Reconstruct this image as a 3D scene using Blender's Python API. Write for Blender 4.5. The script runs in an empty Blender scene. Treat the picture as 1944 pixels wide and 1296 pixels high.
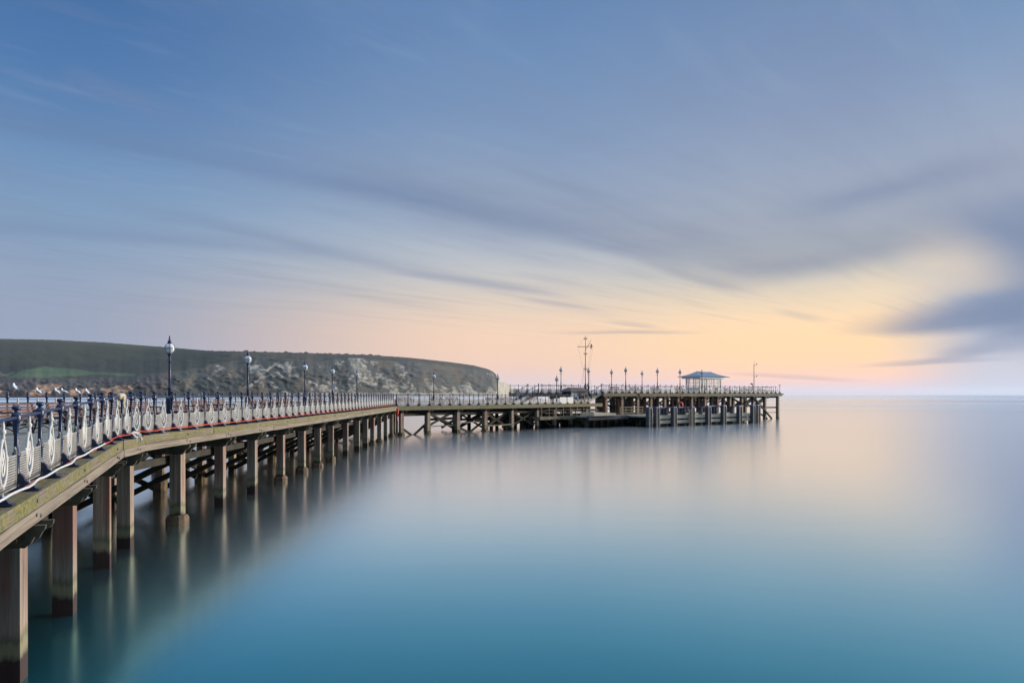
import bpy, bmesh, math, random
from mathutils import Vector, Matrix, noise

random.seed(7)
SC = bpy.context.scene
COL = SC.collection
R = math.radians
F, U0, V0, H = 1350.0, 972.0, 749.0, 4.1      # focal length and horizon of the photograph (px), eye height (m)


def lin(*c):
    return tuple(((x / 255) / 12.92 if x / 255 <= 0.04045 else ((x / 255 + 0.055) / 1.055) ** 2.4) for x in c) + (1.0,)


# ------------------------------------------------------------------ camera
cam = bpy.data.cameras.new('camera')
cam.sensor_width = 36
cam.lens = 36 * F / 1944
cam.shift_y = (V0 - 648) / 1944
cam.clip_start = 0.1
cam.clip_end = 120000
co = bpy.data.objects.new('camera', cam)
co.location = (0, 0, H)
co.rotation_euler = (R(90), 0, 0)
COL.objects.link(co)
SC.camera = co
SC.view_settings.view_transform = 'Standard'
SC.view_settings.look = 'None'
SC.view_settings.exposure = 0
SC.view_settings.gamma = 1
SC.cycles.use_denoising = True
SC.cycles.max_bounces = 6
SC.cycles.volume_bounces = 1


# ------------------------------------------------------------------ node expressions
class E:
    """A float socket with arithmetic."""
    nt = None

    def __init__(s, sock): s.s = sock

    @staticmethod
    def op(name, *a, clamp=False):
        n = E.nt.nodes.new('ShaderNodeMath')
        n.operation = name
        n.use_clamp = clamp
        for i, x in enumerate(a):
            if isinstance(x, E): E.nt.links.new(x.s, n.inputs[i])
            else: n.inputs[i].default_value = x
        return E(n.outputs[0])

    def __add__(s, o): return E.op('ADD', s, o)
    __radd__ = __add__
    def __sub__(s, o): return E.op('SUBTRACT', s, o)
    def __rsub__(s, o): return E.op('SUBTRACT', o, s)
    def __mul__(s, o): return E.op('MULTIPLY', s, o)
    __rmul__ = __mul__
    def __truediv__(s, o): return E.op('DIVIDE', s, o)
    def clamp(s): return E.op('ADD', s, 0.0, clamp=True)
    def pow(s, p): return E.op('POWER', s, p)


def step(x, a, b):
    n = E.nt.nodes.new('ShaderNodeMapRange')
    n.interpolation_type = 'SMOOTHSTEP'
    if a <= b:
        f, t = (0.0, 1.0)
    else:
        a, b, f, t = b, a, 1.0, 0.0
    for i, v in ((1, a), (2, b), (3, f), (4, t)): n.inputs[i].default_value = v
    E.nt.links.new(x.s, n.inputs[0])
    return E(n.outputs[0])


def vec(x, y, z=0.0):
    n = E.nt.nodes.new('ShaderNodeCombineXYZ')
    for i, v in enumerate((x, y, z)):
        if isinstance(v, E): E.nt.links.new(v.s, n.inputs[i])
        else: n.inputs[i].default_value = v
    return n.outputs[0]


def noi(v, scale=1.0, detail=4.0, rough=0.5, dist=0.0):
    n = E.nt.nodes.new('ShaderNodeTexNoise')
    n.inputs['Scale'].default_value = scale
    n.inputs['Detail'].default_value = detail
    n.inputs['Roughness'].default_value = rough
    n.inputs['Distortion'].default_value = dist
    if v is not None: E.nt.links.new(v, n.inputs['Vector'])
    return E(n.outputs[0])


def mixc(f, a, b):
    n = E.nt.nodes.new('ShaderNodeMix')
    n.data_type = 'RGBA'
    if isinstance(f, E): E.nt.links.new(f.s, n.inputs[0])
    else: n.inputs[0].default_value = f
    for i, c in ((6, a), (7, b)):
        if isinstance(c, tuple): n.inputs[i].default_value = c if len(c) == 4 else c + (1.0,)
        else: E.nt.links.new(c, n.inputs[i])
    return n.outputs[2]


def sep(v):
    n = E.nt.nodes.new('ShaderNodeSeparateXYZ')
    E.nt.links.new(v, n.inputs[0])
    return [E(o) for o in n.outputs]


def azel(u, v):
    return (math.degrees(math.atan2(u - U0, F)),
            math.degrees(math.atan2(V0 - v, math.hypot(F, u - U0))))


# ------------------------------------------------------------------ sky
def make_world():
    w = bpy.data.worlds.new('World')
    SC.world = w
    w.use_nodes = True
    nt = w.node_tree
    E.nt = nt
    nt.nodes.clear()
    out = nt.nodes.new('ShaderNodeOutputWorld')
    tc = nt.nodes.new('ShaderNodeTexCoord')
    x, y, z = sep(tc.outputs['Generated'])
    az = E.op('ARCTAN2', x, y) * (180 / math.pi)
    el = E.op('ARCSINE', z) * (180 / math.pi)

    def ramp(u, table):
        n = nt.nodes.new('ShaderNodeValToRGB')
        cr = n.color_ramp
        cr.interpolation = 'B_SPLINE'
        els = sorted((azel(u, v)[1] / 45, c) for v, c in table)
        els = [(p, c) for p, c in els]
        els += [(0.82, (142, 168, 202)), (0.93, (168, 190, 218)), (1.0, (180, 200, 226))]  # stops above the view, raised to light deck tops and water
        while len(cr.elements) < len(els): cr.elements.new(0.5)
        for e, (p, c) in zip(cr.elements, els):
            e.position = max(0.0, min(1.0, p))
            e.color = lin(*c)
        E.nt.links.new((el / 45.0).s, n.inputs[0])
        return n.outputs[0]
    left = ramp(60, [(-120, (58, 100, 154)), (0, (64, 110, 165)), (100, (70, 116, 170)), (200, (84, 127, 176)), (300, (108, 145, 186)),
                     (400, (124, 154, 188)), (480, (136, 158, 187)), (550, (147, 161, 186)), (610, (149, 160, 184)), (650, (146, 160, 186)), (749, (160, 172, 196))])
    mid = ramp(972, [(-120, (82, 120, 170)), (0, (94, 130, 177)), (100, (103, 137, 181)), (200, (115, 145, 184)), (300, (130, 154, 188)),
                     (400, (151, 169, 194)), (470, (175, 184, 197)), (530, (200, 198, 196)), (580, (226, 206, 186)), (630, (245, 209, 180)),
                     (690, (241, 203, 180)), (725, (226, 202, 203)), (749, (208, 204, 216))])
    right = ramp(1560, [(-120, (98, 130, 174)), (0, (110, 138, 178)), (100, (119, 143, 180)), (200, (131, 150, 183)), (300, (145, 160, 186)),
                        (400, (160, 170, 188)), (470, (174, 180, 188)), (530, (208, 200, 187)), (580, (243, 216, 181)), (630, (262, 219, 168)),
                        (680, (264, 213, 168)), (715, (254, 206, 182)), (735, (230, 203, 212)), (749, (202, 203, 220))])
    far = ramp(1930, [(-120, (104, 136, 178)), (0, (114, 145, 184)), (100, (128, 153, 188)), (200, (145, 163, 190)), (300, (155, 165, 187)),
                      (400, (154, 164, 186)), (470, (146, 161, 187)), (560, (156, 171, 197)), (650, (188, 194, 211)), (700, (204, 202, 216)), (749, (184, 198, 222))])
    c = mixc(step(az, azel(60, 0)[0], azel(972, 0)[0]), left, mid)
    c = mixc(step(az, azel(960, 0)[0], azel(1480, 0)[0]), c, right)
    c = mixc(step(az, azel(1640, 0)[0], azel(1900, 0)[0]), c, far)
    # clouds: a plane of air high above, drawn out along the wind by the long exposure
    wd = R(43)
    zz = E.op('MAXIMUM', z, 0.03)
    px, py = x / zz, y / zz
    along = px * math.sin(wd) + py * math.cos(wd)
    across = px * math.cos(wd) - py * math.sin(wd)
    lg = E.op('LOGARITHM', E.op('ABSOLUTE', along) + 1.0, 2.718)
    ac = across + noi(vec(across * 0.3, lg * 1.2, 0.0), 1.0, 2.0) * 0.5
    n1 = noi(vec(ac * 1.05, lg * 1.1, 3.1), 1.0, 3.0, 0.5)
    n2 = noi(vec(ac * 2.7 + 7.0, lg * 2.0, 1.7), 1.0, 3.0, 0.5)
    up = step(el, 4.0, 11.0)
    f1 = step(n1, 0.50, 0.72) * up * step(az, 22, -2) * 0.26
    f2 = step(n2, 0.53, 0.74) * up * (0.14 + 0.12 * step(az, 26, 8))
    fade = step(el, 36.0, 20.0) * 0.75 + 0.25
    c = mixc((f1 * fade).clamp(), c, lin(112, 128, 168))
    c = mixc((f2 * fade).clamp(), c, lin(122, 134, 164))
    n3 = noi(vec(ac * 6.5 + 3.0, lg * 3.2, 6.0), 1.0, 4.0, 0.6)
    c = mixc((step(n3, 0.46, 0.78) * step(el, 2.5, 7.0) * fade * 0.20).clamp(), c, lin(128, 140, 166))
    c = mixc((step(n3, 0.50, 0.22) * step(el, 4.0, 9.0) * fade * 0.11).clamp(), c, lin(172, 186, 208))

    def blob(u, v, su, sv, tilt=0.0, warp=1.2, ws=0.16, seed=0.0, edge=(1.5, 0.0)):
        a0, e0 = azel(u, v)
        da, de = az - a0, el - e0
        ct, st = math.cos(R(tilt)), math.sin(R(tilt))
        k = 1944 / 71.5                                   # px per degree, about
        wv = noi(vec(az * ws, el * ws * 2.6, seed), 1.0, 3.0) - 0.5
        a2 = (da * ct + de * st) / (su / k)
        e2 = (de * ct - da * st) / (sv / k) + wv * warp
        e2 = E.op('MAXIMUM', e2, e2 * 0.0) * 0.55 + E.op('MINIMUM', e2, e2 * 0.0) * 1.15
        d = E.op('SQRT', a2 * a2 + e2 * e2)
        return step(d, edge[0], edge[1])
    dark = lin(116, 134, 168)

    def curve(pts):
        """Elevation of a cloud edge, given as points of the photograph."""
        n = nt.nodes.new('ShaderNodeFloatCurve')
        cv = n.mapping.curves[0]
        q = [(azel(u, v)[0] / 90 + 0.5, azel(u, v)[1] / 45) for u, v in pts]
        while len(cv.points) < len(q): cv.points.new(0.5, 0.5)
        for p, xy in zip(cv.points, q): p.location = xy
        n.mapping.update()
        n.inputs[0].default_value = 1.0
        E.nt.links.new((az / 90.0 + 0.5).s, n.inputs[1])
        return E(n.outputs[0]) * 45.0

    def streak(pts, soft, thick, k, u0, u1, fade, col, seed):
        """Cloud with a fairly crisp lower edge that thins out upward."""
        w1 = noi(vec(az * 0.12, el * 0.30, seed), 1.0, 3.0, 0.5) - 0.5
        w2 = noi(vec(az * 0.10, el * 0.9, seed + 5.0), 1.0, 4.0, 0.55)
        d = el - curve(pts) + w1 * (soft * 1.6)
        m_ = step(d, -soft, soft) * step(d, thick, 0.0).pow(1.5)
        m_ = m_ * step(az, azel(u0 - fade, 0)[0], azel(u0 + fade, 0)[0]) * step(az, azel(u1 + fade, 0)[0], azel(u1 - fade, 0)[0])
        return mixc((m_ * (0.55 + w2 * 0.9) * k).clamp(), c, col)
    grey, mauve = lin(130, 140, 163), lin(110, 128, 164)
    c = streak([(-300, 190), (0, 250), (350, 318), (700, 388), (1000, 440), (1300, 505), (1440, 528), (1600, 512), (1800, 470), (2300, 400)], 1.0, 9.0, 0.50, 620, 1900, 420, grey, 1.0)
    c = streak([(-300, 190), (0, 245), (350, 312), (700, 380), (1000, 440), (1300, 500)], 0.8, 4.0, 0.48, -200, 1050, 260, lin(98, 124, 166), 2.0)
    c = streak([(100, 385), (200, 400), (400, 432), (600, 480), (800, 520)], 0.40, 1.6, 0.38, 250, 680, 120, mauve, 3.0)
    c = streak([(600, 495), (730, 515), (1000, 556), (1150, 575)], 0.26, 1.1, 0.48, 740, 1040, 90, lin(122, 136, 168), 4.0)
    c = streak([(-300, 410), (0, 440), (300, 462), (600, 490), (900, 530)], 0.5, 2.0, 0.36, -200, 760, 200, mauve, 5.0)
    c = streak([(1100, 470), (1270, 520), (1340, 542), (1420, 557), (1500, 566)], 0.35, 2.0, 0.48, 1240, 1410, 60, lin(140, 146, 166), 6.0)
    c = streak([(1200, 440), (1400, 505), (1500, 520), (1620, 500), (1760, 460), (1960, 425)], 0.9, 3.0, 0.28, 1330, 1780, 160, grey, 7.0)
    c = streak([(1400, 410), (1560, 405), (1650, 385), (1800, 350), (2000, 330)], 1.0, 3.0, 0.50, 1520, 1900, 120, mauve, 8.0)
    c = streak([(900, 634), (1080, 634), (1200, 633), (1300, 634), (1400, 634)], 0.12, 0.5, 0.55, 1090, 1290, 90, lin(166, 158, 168), 9.0)
    c = streak([(1440, 590), (1480, 596), (1560, 612), (1600, 616)], 0.2, 0.8, 0.40, 1480, 1555, 30, lin(176, 170, 170), 10.0)
    for (u, v, su, sv, t, k, sd) in (
            (2010, 575, 150, 120, -24, 0.85, 1), (1850, 608, 190, 22, 3, 0.85, 4), (1990, 470, 190, 44, -14, 0.65, 2), (1920, 655, 120, 18, 4, 0.35, 16),
            (1060, 578, 90, 4, -8, 0.28, 17), (1200, 617, 60, 4, -8, 0.25, 29),
            (1770, 688, 120, 5, 2, 0.40, 14), (1830, 672, 60, 10, 10, 0.35, 30), (1500, 716, 130, 4, -4, 0.25, 15)):
        c = mixc(blob(u, v, su, sv, t, seed=sd * 3.3, edge=(1.4, 0.2)) * k, c, dark)
    # pale veil lit from below the cloud edge
    for (u, v, su, sv, t, k) in ((1740, 545, 170, 34, 4, 0.40), (1800, 500, 90, 34, -30, 0.30)):
        c = mixc(blob(u, v, su, sv, t, seed=u) * k, c, lin(246, 222, 188))
    sky = nt.nodes.new('ShaderNodeTexSky')
    sky.sky_type = 'NISHITA'
    sky.sun_disc = False
    sky.sun_elevation = R(7)
    sky.sun_rotation = R(67)
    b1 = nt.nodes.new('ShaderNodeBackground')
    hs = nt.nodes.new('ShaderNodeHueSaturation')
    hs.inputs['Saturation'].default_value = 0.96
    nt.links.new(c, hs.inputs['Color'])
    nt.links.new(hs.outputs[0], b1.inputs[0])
    sky_gain = 1.03 - 0.76 * step(E.op('ABSOLUTE', az), 50.0, 100.0) * step(el, 75.0, 40.0)  # unseen sky behind the camera dimmed so camera-facing sides go darker
    sky_gain = sky_gain * (1.0 + 2.2 * step(el, 30.5, 56.0))           # added brightness in the unseen sky overhead, lighting water and tops
    nt.links.new(sky_gain.s, b1.inputs[1])
    b2 = nt.nodes.new('ShaderNodeBackground')
    nt.links.new(sky.outputs[0], b2.inputs[0])
    b2.inputs[1].default_value = 0.003
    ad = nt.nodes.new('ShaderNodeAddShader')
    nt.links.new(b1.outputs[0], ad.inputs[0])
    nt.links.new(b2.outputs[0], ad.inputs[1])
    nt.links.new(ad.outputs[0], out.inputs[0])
    w.cycles.sampling_method = 'MANUAL'
    w.cycles.sample_map_resolution = 512


make_world()

sun = bpy.data.lights.new('sun', 'SUN')
sun.energy = 5.0
sun.angle = R(14)
sun.color = (1.0, 0.87, 0.71)
so = bpy.data.objects.new('sun', sun)
COL.objects.link(so)
sdir = Vector((math.sin(R(67)) * math.cos(R(7)), math.cos(R(67)) * math.cos(R(7)), math.sin(R(7))))
so.rotation_euler = (-sdir).to_track_quat('-Z', 'Y').to_euler()


# ------------------------------------------------------------------ materials
def mat(name, rough=0.6, metal=0.0):
    m = bpy.data.materials.new(name)
    m.use_nodes = True
    nt = m.node_tree
    E.nt = nt
    b = nt.nodes['Principled BSDF']
    b.inputs['Roughness'].default_value = rough
    b.inputs['Metallic'].default_value = metal
    g = nt.nodes.new('ShaderNodeNewGeometry')
    return m, nt, b, g.outputs['Position']


def scl(v, x, y, z):
    a, b, c = sep(v)
    return vec(a * x, b * y, c * z)


def setc(nt, b, c):
    if isinstance(c, tuple): b.inputs['Base Color'].default_value = c + (1.0,)
    else: nt.links.new(c, b.inputs['Base Color'])


def bump(nt, b, h, strength=0.3, dist=0.01):
    n = nt.nodes.new('ShaderNodeBump')
    n.inputs['Strength'].default_value = strength
    n.inputs['Distance'].default_value = dist
    nt.links.new(h.s, n.inputs['Height'])
    nt.links.new(n.outputs[0], b.inputs['Normal'])


def simple(name, c, rough=0.5, var=0.25, scale=3.0, metal=0.0, stain=None, stain_amt=0.0):
    m, nt, b, p = mat(name, rough, metal)
    n = noi(p, scale, 5.0, 0.6)
    d = tuple(x * (1 - var) for x in c)
    l = tuple(min(1.0, x * (1 + var)) for x in c)
    k = mixc(step(n, 0.3, 0.7), d, l)
    if stain:
        n2 = noi(scl(p, 5, 5, 1.2), 1.3, 5.0, 0.65)
        k = mixc(step(n2, 0.58, 0.74) * stain_amt, k, stain)
    setc(nt, b, k)
    bump(nt, b, noi(p, scale * 9, 3.0), 0.15, 0.004)
    return m


def pile_mat():
    m, nt, b, p = mat('weathered_pile_timber', 0.75)
    x, y, z = sep(p)
    g = noi(vec(x * 14, y * 14, z * 0.5), 1.0, 6.0, 0.65)
    big = noi(vec(x * 1.1, y * 1.1, z * 0.35), 1.0, 3.0)
    k = mixc(step(g, 0.25, 0.75), (0.13, 0.088, 0.068), (0.36, 0.28, 0.205))
    k = mixc(step(big, 0.45, 0.62) * 0.5, k, (0.17, 0.155, 0.145))
    red = noi(vec(x * 4, y * 4, z * 0.22 + 5.0), 1.0, 3.0, 0.6)
    zz = z + (noi(vec(x * 11, y * 11, z * 2), 1.0, 5.0, 0.65) - 0.5) * 0.22 + (noi(vec(x * 1.7, y * 1.7, 0.0), 1.0, 1.0) - 0.5) * 0.3
    k = mixc(step(red, 0.42, 0.60) * step(zz, 0.7, 1.5) * 0.8, k, (0.175, 0.068, 0.048))
    crk = noi(vec(x * 30, y * 30, z * 0.8), 1.0, 2.0)
    k = mixc(step(crk, 0.63, 0.7) * 0.6, k, (0.05, 0.04, 0.035))
    k = mixc(step(zz, 0.78, 0.62) * 0.75, k, (0.10, 0.095, 0.05))
    k = mixc(step(zz, 0.62, 0.52) * step(zz, 0.36, 0.45) * 0.6, k, (0.24, 0.21, 0.13))
    k = mixc(step(zz, 0.38, 0.30), k, (0.030, 0.012, 0.010))
    setc(nt, b, k)
    bump(nt, b, g + crk * 0.6, 0.5, 0.012)
    return m


def beam_mat(name, dark, light, moss=0.0, mosscol=(0.10, 0.11, 0.025)):
    """Timber whose grain runs along the 'run' attribute (metres along, metres up)."""
    m, nt, b, p = mat(name, 0.8)
    at = nt.nodes.new('ShaderNodeAttribute')
    at.attribute_name = 'run'
    s, t, _ = sep(at.outputs['Vector'])
    g = noi(vec(s * 0.7, t * 26, 0.3), 1.0, 6.0, 0.65)
    k = mixc(step(g, 0.3, 0.72), dark, light)
    plate = noi(vec(s * 0.21, 0.0, 2.0), 1.0, 1.0)
    k = mixc(step(plate, 0.35, 0.65) * 0.35, k, tuple(c * 0.55 for c in light))
    cr = noi(vec(s * 0.9, t * 40, 8.0), 1.0, 3.0)
    k = mixc(step(cr, 0.62, 0.7) * 0.7, k, tuple(c * 0.3 for c in dark))
    if moss:
        n = noi(p, 2.1, 6.0, 0.66)
        n2 = noi(p, 14.0, 3.0, 0.6)
        k = mixc(step(n, 0.56 - 0.2 * moss, 0.74 - 0.2 * moss) * 0.92, k, mixc(step(n2, 0.3, 0.7), mosscol, (0.20, 0.175, 0.05)))
        dr = noi(vec(s * 2.3, t * 0.35, 5.0), 1.0, 4.0, 0.6)
        k = mixc(step(dr, 0.56, 0.68) * 0.55, k, (0.075, 0.065, 0.028))
        bump(nt, b, g + n2, 0.6, 0.02)
    else:
        bump(nt, b, g + cr, 0.6, 0.015)
    setc(nt, b, k)
    return m


def deck_mat():
    m, nt, b, p = mat('deck_planks', 0.95)
    b.inputs['Specular IOR Level'].default_value = 0.15
    at = nt.nodes.new('ShaderNodeAttribute')
    at.attribute_name = 'run'
    s, t, _ = sep(at.outputs['Vector'])
    idx = E.op('FLOOR', s / 0.15)
    fr = E.op('FRACT', s / 0.15)
    tone = noi(vec(idx * 3.7, 0.0, 0.0), 1.0, 0.0)
    g = noi(vec(idx * 5.1, t * 1.6, s * 22), 1.0, 4.0)
    k = mixc(step(tone, 0.3, 0.7), (0.20, 0.19, 0.165), (0.36, 0.335, 0.28))
    k = mixc(step(g, 0.4, 0.7) * 0.5, k, (0.10, 0.095, 0.085))
    k = mixc(step(fr, 0.1, 0.03), k, (0.02, 0.02, 0.02))
    setc(nt, b, k)
    bump(nt, b, step(fr, 0.03, 0.12), 0.6, 0.01)
    return m


def water_mat():
    m = bpy.data.materials.new('calm_sea')
    m.use_nodes = True
    nt = m.node_tree
    E.nt = nt
    nt.nodes.clear()
    out = nt.nodes.new('ShaderNodeOutputMaterial')
    g = nt.nodes.new('ShaderNodeNewGeometry')
    x, y, z = sep(g.outputs['Position'])
    r = E.op('SQRT', x * x + y * y)
    lane = noi(vec(x * 0.0006, E.op('LOGARITHM', r + 1.0, 2.718) * 5.0, 0.0), 1.0, 3.0, 0.6)
    ds = nt.nodes.new('ShaderNodeBsdfDiffuse')
    patch = noi(vec(x * 0.03, y * 0.05, 9.0), 1.0, 2.0)
    nt.links.new(mixc(step(patch, 0.3, 0.7), (0.012, 0.085, 0.105), (0.014, 0.095, 0.117)), ds.inputs[0])
    gl = nt.nodes.new('ShaderNodeBsdfGlossy')
    gl.distribution = 'MULTI_GGX'
    rough = E.op('MAXIMUM', 0.19 + (lane - 0.47) * 1.3 * step(r, 130, 420), 0.05)
    nt.links.new(rough.s, gl.inputs['Roughness'])
    bp = nt.nodes.new('ShaderNodeBump')
    sw = noi(vec(x * 0.10, y * 0.55, 0.0), 1.0, 3.0, 0.5)
    bp.inputs['Strength'].default_value = 0.02
    bp.inputs['Distance'].default_value = 0.25
    nt.links.new(sw.s, bp.inputs['Height'])
    nt.links.new(bp.outputs[0], gl.inputs['Normal'])
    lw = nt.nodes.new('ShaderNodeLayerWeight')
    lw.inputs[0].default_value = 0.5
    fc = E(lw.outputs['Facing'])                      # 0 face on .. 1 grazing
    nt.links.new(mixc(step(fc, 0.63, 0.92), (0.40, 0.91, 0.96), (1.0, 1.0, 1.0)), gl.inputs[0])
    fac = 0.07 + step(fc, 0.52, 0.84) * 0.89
    mx = nt.nodes.new('ShaderNodeMixShader')
    nt.links.new(fac.clamp().s, mx.inputs[0])
    nt.links.new(ds.outputs[0], mx.inputs[1])
    nt.links.new(gl.outputs[0], mx.inputs[2])
    nt.links.new(mx.outputs[0], out.inputs[0])
    return m


def land_mat():
    m, nt, b, p = mat('headland_cover', 0.95)
    at = nt.nodes.new('ShaderNodeAttribute')
    at.attribute_name = 'cover'
    n = noi(p, 0.09, 5.0, 0.7)
    k = mixc(step(n, 0.25, 0.75) * 0.30, at.outputs['Color'], (0.016, 0.019, 0.012))
    am = nt.nodes.new('ShaderNodeAttribute')
    am.attribute_name = 'masks'
    ck, ru, bu = sep(am.outputs['Vector'])
    fine = noi(scl(p, 1, 0.6, 1.25), 0.075, 6.0, 0.62)
    fine2 = noi(scl(p, 1, 0.6, 1.6), 0.06, 6.0, 0.65)
    bed = noi(scl(p, 0.004, 0.004, 0.11), 1.0, 3.0, 0.6)
    k = mixc(step(bed, 0.52, 0.66) * 0.45, k, (0.035, 0.040, 0.036))
    k = mixc(step(ru + (fine - 0.5) * 1.6, 0.44, 0.62), k, mixc(step(fine2, 0.3, 0.7), (0.20, 0.11, 0.07), (0.42, 0.25, 0.15)))
    k = mixc(step(bu + (fine - 0.5) * 1.5, 0.50, 0.62), k, (0.012, 0.017, 0.011))
    k = mixc(step(ck + (fine - 0.5) * 1.5, 0.44, 0.68) * 0.8, k, mixc(step(fine2, 0.3, 0.7), (0.17, 0.155, 0.13), (0.42, 0.385, 0.32)))
    setc(nt, b, k)
    return m


def glass_mat():
    m = bpy.data.materials.new('shelter_glass')
    m.use_nodes = True
    nt = m.node_tree
    E.nt = nt
    b = nt.nodes['Principled BSDF']
    b.inputs['Base Color'].default_value = (0.75, 0.78, 0.76, 1)
    b.inputs['Roughness'].default_value = 0.08
    g = nt.nodes.new('ShaderNodeNewGeometry')
    nt.links.new((0.12 + step(noi(g.outputs['Position'], 1.5, 3.0), 0.45, 0.8) * 0.2).s, b.inputs['Alpha'])
    return m


M = dict(
    pile=pile_mat(),
    kerb=beam_mat('mossy_kerb_timber', (0.09, 0.072, 0.050), (0.235, 0.19, 0.135), 0.85, (0.062, 0.066, 0.018)),
    fascia=beam_mat('grey_fascia_timber', (0.115, 0.090, 0.070), (0.27, 0.22, 0.17)),
    fasciamoss=beam_mat('damp_fascia_timber', (0.085, 0.07, 0.05), (0.23, 0.19, 0.13), 0.35, (0.06, 0.06, 0.02)),
    landing=beam_mat('landing_timber', (0.10, 0.085, 0.06), (0.30, 0.25, 0.175), 0.35, (0.07, 0.07, 0.02)),
    pale=beam_mat('pale_sawn_timber', (0.40, 0.33, 0.25), (0.78, 0.67, 0.52)),
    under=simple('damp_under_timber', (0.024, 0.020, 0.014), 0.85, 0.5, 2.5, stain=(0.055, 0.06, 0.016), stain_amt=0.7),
    cap=simple('mossy_cap_timber', (0.055, 0.048, 0.030), 0.85, 0.45, 4.0, stain=(0.075, 0.085, 0.02), stain_amt=0.8),
    foot=simple('weedy_footing', (0.11, 0.075, 0.045), 0.8, 0.55, 5.0, stain=(0.20, 0.10, 0.04), stain_amt=0.6),
    deck=deck_mat(),
    blue=simple('navy_gloss_paint', (0.006, 0.016, 0.058), 0.4, 0.25, 6.0),
    whiteorn=simple('white_scroll_paint', (0.46, 0.46, 0.46), 0.45, 0.12, 5.0, stain=(0.30, 0.17, 0.09), stain_amt=0.5),
    white=simple('white_iron_paint', (0.27, 0.262, 0.25), 0.5, 0.16, 5.0, stain=(0.24, 0.12, 0.06), stain_amt=0.8),
    whiteclean=simple('white_gloss_paint', (0.80, 0.80, 0.79), 0.4, 0.06, 5.0),
    black=simple('black_cast_iron', (0.012, 0.013, 0.018), 0.45, 0.3, 8.0),
    slat=simple('red_brown_slats', (0.105, 0.036, 0.024), 0.55, 0.35, 9.0),
    glass=simple('opal_globe', (0.58, 0.61, 0.65), 0.12, 0.03, 4.0),
    orange=simple('orange_cable_sheath', (0.50, 0.085, 0.035), 0.5, 0.15, 9.0),
    hose=simple('white_hose', (0.50, 0.50, 0.51), 0.45, 0.1, 9.0),
    cloth=simple('cream_cloth', (0.36, 0.32, 0.24), 0.9, 0.25, 14.0),
    red=simple('red_plastic', (0.70, 0.025, 0.015), 0.45, 0.15, 6.0),
    slate=simple('blue_slate', (0.12, 0.17, 0.24), 0.5, 0.22, 4.0),
    tile=simple('brown_roofing', (0.075, 0.055, 0.05), 0.8, 0.3, 5.0),
    fend=simple('tarred_fender_timber', (0.045, 0.050, 0.066), 0.75, 0.45, 3.0, stain=(0.13, 0.075, 0.05), stain_amt=0.5),
    capblue=simple('blue_cap_paint', (0.018, 0.045, 0.22), 0.45, 0.2, 6.0),
    strip=simple('pale_rubbing_strip', (0.62, 0.50, 0.40), 0.5, 0.25, 3.0, stain=(0.45, 0.16, 0.05), stain_amt=0.8),
    steel=simple('grey_steel', (0.16, 0.15, 0.145), 0.4, 0.2, 6.0, 0.3),
    board=simple('pale_notice_board', (0.45, 0.46, 0.47), 0.5, 0.06, 5.0),
    boardblue=simple('pale_blue_board', (0.34, 0.47, 0.68), 0.5, 0.1, 5.0),
    chalk=simple('chalk', (0.33, 0.30, 0.25), 0.9, 0.25, 0.03, stain=(0.25, 0.25, 0.17), stain_amt=0.4),
    far=simple('far_coast', (0.10, 0.12, 0.10), 0.9, 0.3, 0.01),
    gullw=simple('gull_white', (0.82, 0.82, 0.82), 0.7, 0.05, 20.0),
    gullg=simple('gull_grey', (0.36, 0.38, 0.42), 0.7, 0.1, 20.0),
    gullb=simple('gull_dark', (0.07, 0.055, 0.05), 0.7, 0.2, 20.0),
    beak=simple('beak_orange', (0.55, 0.20, 0.03), 0.5, 0.1, 20.0),
    pane=glass_mat(),
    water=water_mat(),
    land=land_mat(),
)


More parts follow.
